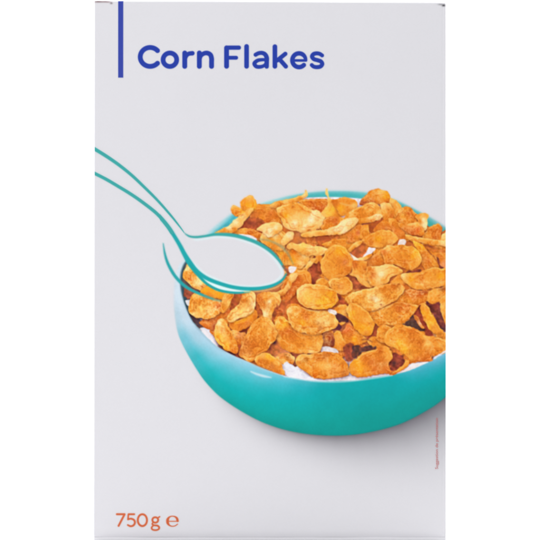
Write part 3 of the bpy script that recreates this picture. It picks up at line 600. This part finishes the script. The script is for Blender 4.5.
# --- spoon drawn over everything
def over(pts): return [(a, b) for a, b in pts]
SPOON = over([(186,234.8),(190,236.8),(197,237.3),(205,236.4),(215,234.8),(225,235),(235,236),(245,238.8),(255,242.2),(264,246.9),(272,253),(278.6,260.5),(283,268),(284.4,272),(283.8,276),(280.5,280.3),(275,284.2),
 (266,287.2),(256,288.6),(246,288.6),(236,287.7),(226,285.2),(215,281.2),(205,276.5),(197,270.5),(190,262),(184,251)])
SP = catmull(SPOON, True, 5); sl = window(SP, 4)
dS = sdf(GX[sl], GY[sl], SP)
pc = np.broadcast_to(PAPER, GX[sl].shape + (3,)).copy()
hal = np.exp(-((dS + 2.5) / 1.0) ** 2)[..., None] * 0.6 * sstep(191, 197, GX[sl])[..., None]
pc = pc * (1 - hal) + np.array([226, 250, 252.0]) * hal
comp(sl, np.clip(0.5 - dS, 0, 1), pc, 3)
# pale band between the two lower lines and glow round the lines where they cross the picture
stroke([(194,270,1.0),(201,277,3.2),(212,284,4.2),(224,288.6,4.2),(236,291,3.6),(249,291,2)], (232,250,250), 3, 1, .6)
TEAL = (42, 172, 174)
strokes = [
 ([(184.8,233.2,.6),(187,235,1.4),(190.5,236.6,2.0),(197,237.1,2.3),(206,236,2.4),(215,234.5,2.8),(225,234.5,3.3),(235,235.6,3.6),(245,238.2,3.6),(255,241.8,3.6),(264,246.6,3.5),(272,252.6,3.2),(279,260.2,2.7),(284,268,2.1)], (60,170,168)),
 ([(157,213.6,3.4),(168,226.5,3.6),(178.5,242.8,3.9),(184.5,254,4.5),(190,263.2,5.4),(196.5,270.8,4.4),(205,277.2,3.9),(215,281.8,3.8),(229,286.2,3.7),(240,288.2,3.7),(250,288.8,3.7),(260,288.3,3.5),(270,286.3,3.2),(277,283.5,2.8),(282.5,279.6,2.3),(285.3,275.6,1.6),(286.2,273.6,1)], (36,170,174)),
 ([(190,265,2.5),(194.5,271,3),(199.5,276.5,2.8),(207,283.8,2.6),(217,289.4,2.6),(227.4,292,2.5),(238,292.8,2.2),(250,291.8,1.2)], (34,164,166)),
 ([(163.4,243.5,.7),(164.6,252,1.8),(167,261,2.6),(171,269.5,3.0),(176,277.2,3.1),(183,284.4,3.2),(190,289.2,3.0),(198,293,2.6),(206,296.4,2.3),(213,299,2.0)], (46,168,172)),
]
for pts, c in strokes: stroke(pts, c, 3)
stroke([(205,296,2.0),(213,299,2.1),(221,301,1.6)], (112,158,134), 3, .75, .7)
stroke([(283,266,2.0),(286,270,1.8),(287,272,1.4)], (150,88,74), 3, .8)
stroke([(258,239,1),(268,240.4,2.0),(277,244,2.4),(284,249,2.4),(289,255.5,2.2),(293,264,1.2)], (140,156,130), None, .55, .9)
stroke([(244.5,291.8,1),(256,291.4,1),(268,289.8,1.2),(278,286.4,1.2),(285,280.6,1)], (252,214,128), None, .75, .6)
canvas = np.clip(blur(canvas, 0.42 * R), 0, 255)

# ------------------------------------------------------------------ materials
LIGHT = 0.86                                       # light reaching the card: ink tones are stated as they look under it
def card_material(name, attr=None, colour=None, rough=0.55, bump=0.06, spec=0.16):
    m = bpy.data.materials.new(name); m.use_nodes = True; nt = m.node_tree; b = nt.nodes['Principled BSDF']
    b.inputs['Roughness'].default_value = rough
    b.inputs['Specular IOR Level'].default_value = spec
    co = nt.nodes.new('ShaderNodeTexCoord')
    n = nt.nodes.new('ShaderNodeTexNoise'); n.inputs['Scale'].default_value = 900; n.inputs['Detail'].default_value = 4
    nt.links.new(co.outputs['Object'], n.inputs['Vector'])
    n2 = nt.nodes.new('ShaderNodeTexNoise'); n2.inputs['Scale'].default_value = 14; n2.inputs['Detail'].default_value = 2
    nt.links.new(co.outputs['Object'], n2.inputs['Vector'])
    mp = nt.nodes.new('ShaderNodeMapRange'); mp.inputs['To Min'].default_value = 0.985; mp.inputs['To Max'].default_value = 1.015
    nt.links.new(n2.outputs['Fac'], mp.inputs['Value'])
    mp1 = nt.nodes.new('ShaderNodeMapRange'); mp1.inputs['To Min'].default_value = 0.985; mp1.inputs['To Max'].default_value = 1.015
    nt.links.new(n.outputs['Fac'], mp1.inputs['Value'])
    mu = nt.nodes.new('ShaderNodeMath'); mu.operation = 'MULTIPLY'
    nt.links.new(mp.outputs[0], mu.inputs[0]); nt.links.new(mp1.outputs[0], mu.inputs[1])
    vm = nt.nodes.new('ShaderNodeVectorMath'); vm.operation = 'SCALE'
    if attr:
        a = nt.nodes.new('ShaderNodeAttribute'); a.attribute_name = attr
        nt.links.new(a.outputs['Color'], vm.inputs[0])
    else:
        vm.inputs[0].default_value = tuple(colour)
    nt.links.new(mu.outputs[0], vm.inputs['Scale'])
    nt.links.new(vm.outputs[0], b.inputs['Base Color'])
    bp = nt.nodes.new('ShaderNodeBump'); bp.inputs['Strength'].default_value = bump; bp.inputs['Distance'].default_value = 0.0002
    nt.links.new(n.outputs['Fac'], bp.inputs['Height']); nt.links.new(bp.outputs[0], b.inputs['Normal'])
    return m
def ink(c): return np.clip(srgb2lin(c) - 0.007, 0.0008, None) / LIGHT
M_PRINT = card_material('printed_card', attr='ink')
M_CARD = card_material('plain_card', colour=ink(PAPER))
M_KRAFT = card_material('grey_board', colour=(0.33, 0.29, 0.26), rough=.8, bump=.3)

# ------------------------------------------------------------------ mesh helpers
COL = bpy.context.scene.collection
def to3(x, y, lift=0.0):
    x = np.asarray(x, float); y = np.asarray(y, float)
    return np.stack([(x - CX) * S, depth(x, y) - lift, (CY - y) * S], -1)

def mesh_obj(name, verts, faces, mat, parent=None, colours=None, smooth=False):
    me = bpy.data.meshes.new(name)
    me.from_pydata([tuple(v) for v in verts], [], [tuple(f) for f in faces]); me.update()
    if colours is not None:
        at = me.color_attributes.new('ink', 'FLOAT_COLOR', 'POINT')
        c = np.ones((len(verts), 4), np.float32); c[:, :3] = colours
        at.data.foreach_set('color', c.ravel())
    if smooth:
        me.polygons.foreach_set('use_smooth', [True] * len(me.polygons))
    me.materials.append(mat)
    o = bpy.data.objects.new(name, me); COL.objects.link(o)
    if parent: o.parent = parent
    return o

def grid_cells(mask, xs, ys, colours, name, parent, lift, mat=None):
    """cells where mask is true become one printed sheet that follows the card"""
    jj, ii = np.nonzero(mask)
    if len(jj) == 0: return None
    w = len(xs)
    quad = np.stack([jj * w + ii, (jj + 1) * w + ii, (jj + 1) * w + ii + 1, jj * w + ii + 1], 1)
    used, inv = np.unique(quad, return_inverse=True); inv = inv.reshape(quad.shape)
    vy, vx = used // w, used % w
    V = to3(xs[vx], ys[vy], lift)
    return mesh_obj(name, V, inv.tolist(), mat or M_PRINT, parent, ink(colours[vy, vx]), True)

# ------------------------------------------------------------------ the carton
box = bpy.data.objects.new('cereal_box', None); COL.objects.link(box)
BASE_Z = (CY - 541.3) * S
box.location = (0, DEPTH / 2, BASE_Z)
box['label'] = 'white cardboard carton printed with a blue title and a turquoise bowl of corn flakes'
box['category'] = 'cereal box'
from mathutils import Matrix
def adopt(o):
    o.parent = box; o.matrix_parent_inverse = Matrix.Translation((0, -DEPTH / 2, -BASE_Z)); return o

def sample_canvas(X, Y):
    fx = np.clip((X - X0) * R, 0, W_ - 1.001); fy = np.clip((Y - Y0) * R, 0, H_ - 1.001)
    i = fx.astype(int); j = fy.astype(int); tx = (fx - i)[..., None]; ty = (fy - j)[..., None]
    i2 = np.minimum(i + 1, W_ - 1); j2 = np.minimum(j + 1, H_ - 1)
    return (canvas[j, i] * (1 - tx) + canvas[j, i2] * tx) * (1 - ty) + (canvas[j2, i] * (1 - tx) + canvas[j2, i2] * tx) * ty

# front panel: fine grid, its own printed shadow, the edge scuffs and the painted flap-gap shade
us = np.unique(np.concatenate([np.linspace(0, 6 / 352, 16), np.linspace(6 / 352, 1 - 8 / 352, 339), np.linspace(1 - 8 / 352, 1, 25)]))
vs = np.unique(np.concatenate([np.linspace(0, 8 / 538, 22), np.linspace(8 / 538, 1 - 12 / 538, 519), np.linspace(1 - 12 / 538, 1, 25)]))
U, V = np.meshgrid(us, vs)
PYb = 537.3
PX = edge_l(V * 540) + (edge_r(V * 540) - edge_l(V * 540)) * U
PY = edge_t(PX) + (PYb - edge_t(PX)) * V
pc = paper_colour(PX, PY)
inb = (PX > X0) & (PX < X1) & (PY > Y0) & (PY < Y1)
pc[inb] = sample_canvas(PX, PY)[inb]
h, w = PX.shape
idx = np.arange(h * w).reshape(h, w)
F = np.stack([idx[:-1, :-1], idx[1:, :-1], idx[1:, 1:], idx[:-1, 1:]], -1).reshape(-1, 4)
front = mesh_obj('front_panel', to3(PX, PY).reshape(-1, 3), F.tolist(), M_PRINT, None, ink(pc).reshape(-1, 3), True)
adopt(front)

def slab(name, x0, x1, y0, y1, z0, z1, mat, bev=0.0004):
    import bmesh
    bm = bmesh.new(); bmesh.ops.create_cube(bm, size=1)
    for v in bm.verts: v.co = ((x0 + x1) / 2 + v.co.x * (x1 - x0), (y0 + y1) / 2 + v.co.y * (y1 - y0), (z0 + z1) / 2 + v.co.z * (z1 - z0))
    bmesh.ops.bevel(bm, geom=bm.edges[:] , offset=bev, segments=2, affect='EDGES')
    me = bpy.data.meshes.new(name); bm.to_mesh(me); bm.free(); me.materials.append(mat)
    o = bpy.data.objects.new(name, me); COL.objects.link(o); return adopt(o)
def pxx(x): return (x - CX) * S
def pzz(y): return (CY - y) * S
XLm, XRm, ZT, ZB = pxx(94.2), pxx(445.9), pzz(2.6), BASE_Z
slab('side_panel', XLm, XLm + 0.0006, 0.0016, DEPTH, ZB, ZT, M_CARD, .0001)
slab('side_panel', XRm - 0.0006, XRm, 0.0022, DEPTH, ZB, ZT, M_CARD, .0001)
slab('back_panel', XLm + .0007, XRm - .0007, DEPTH - 0.0006, DEPTH, ZB, ZT, M_CARD, .0001)
slab('bottom_panel', XLm + .0007, XRm - .0007, 0.0024, DEPTH - .0007, ZB + .0003, ZB + 0.0009, M_CARD, .0001)
slab('top_flap', XLm + .0007, XRm - .0007, 0.0020, DEPTH * 0.62, ZT - 0.0016, ZT - 0.0010, M_CARD, .0001)
slab('top_flap', XLm + .0012, XRm - .0012, DEPTH * 0.40, DEPTH - .0007, ZT - 0.0009, ZT - 0.0003, M_CARD, .0001)
# folded lip along the foot of the front
lx = np.linspace(94.0, 445.6, 60)
prof = [(536.9, 0.00155), (537.5, 0.0012), (538.4, 0.0009), (540.0, 0.0009), (541.2, 0.0013)]
V3 = []; 
for (py, dd) in prof:
    for x in lx: V3.append((pxx(x), dd + 0.0006 * max(0, (abs(x - 270) - 170) / 6) ** 2 * 0.4, pzz(py + 0.25 * math.sin(x * 0.017))))
n = len(lx)
Fl = [(r * n + i, (r + 1) * n + i, (r + 1) * n + i + 1, r * n + i + 1) for r in range(len(prof) - 1) for i in range(n - 1)]
adopt(mesh_obj('bottom_fold', V3, Fl, M_CARD, None, None, True))
# worn grey board at top left; dark piece for the shaded flap gap right
slab('corner_wear_gap', pxx(95.2), pxx(107), 0.0020, 0.0034, pzz(1.5), pzz(0.3), M_KRAFT, .0002)
slab('corner_wear_gap', pxx(441.0), pxx(445.3), 0.0030, 0.0044, pzz(4.5), pzz(2.9), M_KRAFT, .0002)

# ------------------------------------------------------------------ printed bowl with its flakes
LIFT = 0.00005
xs2, ys2 = gx[::2], gy[::2]
cv = canvas[::2, ::2]
# owner of every cell = paint sample at its middle
oc = owner[1::2, 1::2][:len(ys2) - 1, :len(xs2) - 1]
oc = oc.copy(); oc[:, xs2[:-1] >= 445.6] = 0
bowl = adopt(grid_cells(oc == 1, xs2, ys2, cv, 'printed_bowl', None, LIFT))
bowl['label'] = 'turquoise bowl printed on the front, cropped by the right edge'
def sub(o, par):
    o.parent = par; o.matrix_parent_inverse = par.matrix_world.inverted() if False else Matrix.Identity(4); return o
inner = sub(grid_cells(oc == 2, xs2, ys2, cv, 'printed_milk', None, LIFT), bowl)
nf = 0
for k in range(flake_count):
    m = oc == 10 + k
    if m.sum() < 12: 
        continue
    o = grid_cells(m, xs2, ys2, cv, 'printed_flake', None, LIFT)
    sub(o, bowl); nf += 1
print('flakes', nf, 'of', flake_count)

# ------------------------------------------------------------------ line work printed on bare paper
def tile(name, shapes, colour, res=4, sig=0.32, cap=True, lift=LIFT, dress=None):
    """shapes: list of polylines of (x, y, width); coverage becomes one printed sheet"""
    allp = np.concatenate([np.array(s)[:, :2] for s in shapes]); m = 4
    x0, x1 = math.floor(allp[:, 0].min() - m), math.ceil(allp[:, 0].max() + m)
    y0, y1 = math.floor(allp[:, 1].min() - m), math.ceil(allp[:, 1].max() + m)
    xs = x0 + np.arange((x1 - x0) * res + 1) / res; ys = y0 + np.arange((y1 - y0) * res + 1) / res
    X, Y = np.meshgrid(xs, ys); d = np.full(X.shape, 1e9)
    for s in shapes:
        s = np.array(s, float); d = np.minimum(d, seg_dist(X, Y, s[:, :2], False, s[:, 2]))
    cov = np.clip(0.5 - d / 0.5, 0, 1); cov = blur(cov, sig * res)
    base = paper_colour(X, Y)
    inb = (X >= X0) & (X <= X1) & (Y >= Y0) & (Y <= Y1)
    if inb.any(): base[inb] = sample_canvas(X, Y)[inb]
    c = np.array(colour, float)
    cc = base * (1 - cov[..., None]) + c * cov[..., None]
    cell = np.maximum.reduce([cov[:-1, :-1], cov[1:, :-1], cov[:-1, 1:], cov[1:, 1:]]) > 0.02
    if dress: cell &= dress(xs[:-1], ys[:-1])
    return grid_cells(cell, xs, ys, cc, name, None, lift)

def sm(pts, n=6): return catmull(pts, False, n).tolist()
def arc(cx, cy, rx, ry, a0, a1, w, n=28):
    out = []
    for i in range(n + 1):
        t = math.radians(a0 + (a1 - a0) * i / n)
        ww = w(i / n) if callable(w) else w
        out.append((cx + rx * math.cos(t), cy - ry * math.sin(t), ww))
    return out
def ln(x0, y0, x1, y1, w): return [(x0, y0, w), (x1, y1, w)]

# title
BLUE = (44, 66, 168)
letters = {
 'C': [arc(150.2, 57.05, 9.9, 9.45, 42, 318, 5.1)],
 'o': [arc(169.95, 59.85, 6.8, 6.75, 0, 360, 5.0)],
 'r': [ln(184.8, 53.1, 184.8, 66.5, 5.1), sm([(184.8,59.5,4.6),(186.2,56,4.6),(188.8,53.9,4.6),(192.4,53.4,4.8)])],
 'n': [ln(199.4, 53.1, 199.4, 66.5, 5.1), sm([(199.4,60,4.6),(200.8,56,4.6),(203.8,53.7,4.7),(207.2,53.2,4.9),(210.4,54.9,5),(211.6,58.6,5.1),(211.6,62,5.1),(211.6,66.5,5.1)])],
 'F': [ln(226.6, 48.0, 226.6, 66.4, 5.1), ln(226.4, 47.8, 238.9, 47.8, 4.5), ln(227, 57.9, 236.2, 57.9, 4.1)],
 'l': [ln(246.6, 46.6, 246.6, 66.5, 4.9)],
 'a': [sm([(255.6,54.9,4.3),(258.6,53.4,4.3),(262,53.1,4.4),(265,54.5,4.6),(266.7,57.8,4.8),(266.7,62,4.8),(266.7,66.7,4.6)]),
       sm([(266.4,59.9,3.4),(262,59.9,3.6),(257.5,60.7,4.0),(254.4,63.6,4.3),(256.3,66.6,4.2),(260.4,67.0,4.0),(264.3,65.6,3.6),(266.6,62.6,3.4)])],
 'k': [ln(274.9, 46.8, 274.9, 66.5, 4.9), ln(277.2, 60.6, 285.3, 54.0, 4.5), ln(279.4, 59.3, 285.8, 66.6, 4.6)],
 'e': [arc(299.0, 60.4, 6.7, 6.9, 2, 316, lambda t: 3.6 + 1.1 * min(1, t * 5)), ln(292.5, 60.6, 306.0, 60.6, 2.9)],
 's': [sm([(322.1,55.6,4.1),(319.6,54,4.2),(316.6,53.5,4.3),(313.5,54.3,4.4),(312,56.7,4.4),(313.8,59.2,4.4),(317.3,60.3,4.4),(320.8,61.6,4.4),(322.2,64.2,4.4),(320.4,66.6,4.4),(317,67.3,4.3),(313.8,66.8,4.2),(311.7,65.2,4.1)])],
}
title = bpy.data.objects.new('title_lettering', None); COL.objects.link(title); adopt(title)
for k, shp in letters.items():
    sub(tile('letter', [[(a, b, c - .25) for a, b, c in p] for p in shp], BLUE), title)

# accent bar
def bar_mask(xs, ys): return np.ones((len(ys), len(xs)), bool)
xs = np.arange(117.0, 124.6, .25); ys = np.concatenate([[0.95, 1.1], np.arange(1.5, 79.1, .25)])
X, Y = np.meshgrid(xs, ys)
cov = np.clip(.5 + (2.55 - np.abs(X - 120.75)) / .9, 0, 1) * np.clip(.5 + (77.7 - Y) / .9, 0, 1)
cc = paper_colour(X, Y) * (1 - cov[..., None]) + np.array((62, 76, 170.)) * cov[..., None]
cell = np.maximum.reduce([cov[:-1, :-1], cov[1:, :-1], cov[:-1, 1:], cov[1:, 1:]]) > .02
adopt(grid_cells(cell, xs, ys, cc, 'accent_bar', None, LIFT))

# net weight
RED = (212, 102, 64)
def ew(t): return 0.7 + 1.9 * max(0, math.sin(math.pi * ((t * 1.15) % 1.0))) if False else 1
wt = bpy.data.objects.new('weight_lettering', None); COL.objects.link(wt); adopt(wt)
glyphs = [
 ('digit', [ln(116.9, 514.2, 124.6, 514.2, 1.8), ln(124.6, 514.3, 118.6, 525.8, 1.8)]),
 ('digit', [ln(128.6, 514.2, 134.2, 514.2, 1.7), ln(128.4, 514.4, 128.0, 519.4, 1.5), sm([(128.0,519.4,1.6),(130.9,518.7,1.7),(133.9,519.9,1.8),(134.9,522.6,1.8),(133.5,525.3,1.8),(130.6,526.2,1.7),(127.8,525,1.5)])]),
 ('digit', [arc(142.4, 520.1, 4.6, 5.9, 0, 360, 1.8)]),
 ('letter', [arc(155.3, 519.9, 2.9, 2.7, 0, 360, 1.7), ln(157.4, 518.2, 159.6, 516.7, 1.3), sm([(153.2,522.2,1.2),(152.3,524,1.4),(154.2,525.2,1.6),(157.4,525.6,1.7),(159.2,527.3,1.7),(158.4,529.3,1.5),(155.4,530.1,1.5),(152.4,529.4,1.5),(151.7,527.5,1.5),(153.2,525.6,1.4)])]),
 ('estimated_sign', [sm([(177.6,520.8,2.2),(177.0,518.4,2.1),(175.2,516.7,1.3),(172.3,516.1,.8),(169.6,516.9,1.3),(167.9,519,2.4),(167.6,521.2,2.7),(168.0,523.4,2.3),(169.6,525.3,1.2),(172.2,526.2,.8),(175.2,525.7,.8),(177.6,524.0,.7)]), ln(168.5, 521.2, 178.4, 521.2, .75)]),
]
for nm, shp in glyphs: sub(tile(nm, [[(a, b, c + .2) for a, b, c in p] for p in shp], RED, sig=.34), wt)

# handle of the printed spoon: inside the picture area it was painted above, the rest is drawn here on the paper
spoon_m = oc == 3
spoon = adopt(grid_cells(spoon_m, xs2, ys2, cv, 'printed_spoon', None, LIFT))
spoon['label'] = 'line drawn turquoise spoon dipping into the printed bowl'
HC = (66, 170, 168)
up = sm([(93.0,148.0,3.6),(106,156,3.5),(119,165,3.3),(131.9,175.4,3.1),(144.8,187.6,2.9),(157.8,200.6,2.6),(170.7,215.2,2.2),(179.8,226.6,1.5),(184.2,232.6,.8)])
lo = sm([(93.0,172.6,3.3),(106,179.2,3.3),(118.9,186.8,3.3),(131.9,194.8,3.3),(144.8,203.9,3.4),(157.8,214.5,3.4),(168.1,226.6,3.6),(172,232.6,3.7)])
def left_ok(xs, ys): return np.broadcast_to(xs[None, :] >= 94.6, (len(ys), len(xs)))
def left_lo(xs, ys): return (xs[None, :] >= 94.6) & ~((xs[None, :] >= 160) & (ys[:, None] >= 212.5))
for pth, fn in ((up, left_ok), (lo, left_ok)):
    sub(tile('handle_line', [pth], HC, lift=LIFT * 1.7, dress=fn), spoon)

# small upright note at the right edge
cu = bpy.data.curves.new('serving_note', 'FONT'); cu.body = 'Suggestion de pr\u00e9sentation'
cu.size = 1.0; cu.resolution_u = 3
to = bpy.data.objects.new('serving_note_source', cu); COL.objects.link(to)
bpy.context.view_layer.update()
dg = bpy.context.evaluated_depsgraph_get()
me = bpy.data.meshes.new_from_object(to.evaluated_get(dg)); bpy.data.objects.remove(to); me.name = 'serving_note'
co = np.array([v.co[:] for v in me.vertices]); wid = co[:, 0].max() - co[:, 0].min()
kx = 51.0 / wid; ky = 4.3
for v, c in zip(me.vertices, co):
    px = 437.6 - c[1] * -0.0 - (c[1]) * ky + 0.2
    py = 469.0 - (c[0] - co[:, 0].min()) * kx
    px = 438.0 - (1 - 0) * 0 - c[1] * ky * 1.0
    # text reads upward: glyph tops point left
    d3 = to3(px, py, LIFT * 6); v.co = tuple(d3)
me.materials.clear(); me.materials.append(card_material('note_ink', colour=ink((204, 128, 128))))
note = bpy.data.objects.new('serving_note', me); COL.objects.link(note); adopt(note)

# ------------------------------------------------------------------ the white studio sweep the carton stands on
def simple(name, c, rough=.6):
    m = bpy.data.materials.new(name); m.use_nodes = True; nt = m.node_tree; b = nt.nodes['Principled BSDF']
    n = nt.nodes.new('ShaderNodeTexNoise'); n.inputs['Scale'].default_value = 30
    r = nt.nodes.new('ShaderNodeMapRange'); r.inputs['To Min'].default_value = c * .995; r.inputs['To Max'].default_value = c
    nt.links.new(n.outputs['Fac'], r.inputs['Value'])
    cb = nt.nodes.new('ShaderNodeCombineColor')
    for i in range(3): nt.links.new(r.outputs[0], cb.inputs[i])
    nt.links.new(cb.outputs[0], b.inputs['Base Color']); b.inputs['Roughness'].default_value = rough; b.inputs['Specular IOR Level'].default_value = .1
    return m
prof = [(-1.6, 0.0), (0.55, 0.0)]
for i in range(1, 13):
    t = math.pi / 2 * i / 12; prof.append((0.55 + 0.5 * math.sin(t), 0.5 - 0.5 * math.cos(t)))
prof.append((1.05, 2.2))
V3 = []; nx = 9
for (yy, zz) in prof:
    for i in range(nx): V3.append((-2.2 + 4.4 * i / (nx - 1), yy, BASE_Z + zz))
Fl = [(r * nx + i, r * nx + i + 1, (r + 1) * nx + i + 1, (r + 1) * nx + i) for r in range(len(prof) - 1) for i in range(nx - 1)]
sweep = mesh_obj('backdrop', V3, Fl, simple('white_paper_sweep', .93), None, None, True)
sweep['kind'] = 'structure'

# ------------------------------------------------------------------ light
KEY, FILL, BACK = 10.2, 0.9, 11.0
wd = bpy.data.worlds.new('World'); bpy.context.scene.world = wd; wd.use_nodes = True
bg = wd.node_tree.nodes['Background']; bg.inputs[0].default_value = (0.985, 0.99, 1.0, 1); bg.inputs[1].default_value = 0.42
def area(name, loc, target, size, power, col=(1, 1, 1)):
    l = bpy.data.lights.new(name, 'AREA'); l.shape = 'RECTANGLE'; l.size, l.size_y = size; l.energy = power; l.color = col
    o = bpy.data.objects.new(name, l); COL.objects.link(o); o.location = loc
    from mathutils import Vector
    o.rotation_euler = (Vector(target) - Vector(loc)).to_track_quat('-Z', 'Y').to_euler(); return o
area('softbox_key', (-0.62, -0.85, 1.25), (0, 0, 0.02), (0.8, 0.9), KEY, (1, 0.995, 0.985))
area('softbox_fill', (0.9, -0.9, 1.0), (0, 0, 0), (0.7, 0.9), FILL, (0.985, 0.99, 1))
area('backdrop_boost', (-0.85, 0.3, 0.7), (-0.62, 1.0, 0.0), (0.5, 0.8), BACK)  # unseen light added to burn the backdrop out to white
area('backdrop_boost', (0.85, 0.3, 0.7), (0.62, 1.0, 0.0), (0.5, 0.8), BACK)  # its twin on the right, also added out of view

# ------------------------------------------------------------------ camera
cam = bpy.data.cameras.new('camera'); co_ = bpy.data.objects.new('camera', cam); COL.objects.link(co_)
cam.lens = 100; cam.sensor_width = 36; cam.clip_end = 50
dist = 540 * S * cam.lens / 36
co_.location = (0, -dist, 0); co_.rotation_euler = (math.radians(90), 0, 0)
sc = bpy.context.scene; sc.camera = co_
sc.view_settings.view_transform = 'Standard'; sc.view_settings.look = 'None'; sc.view_settings.exposure = 0; sc.view_settings.gamma = 1
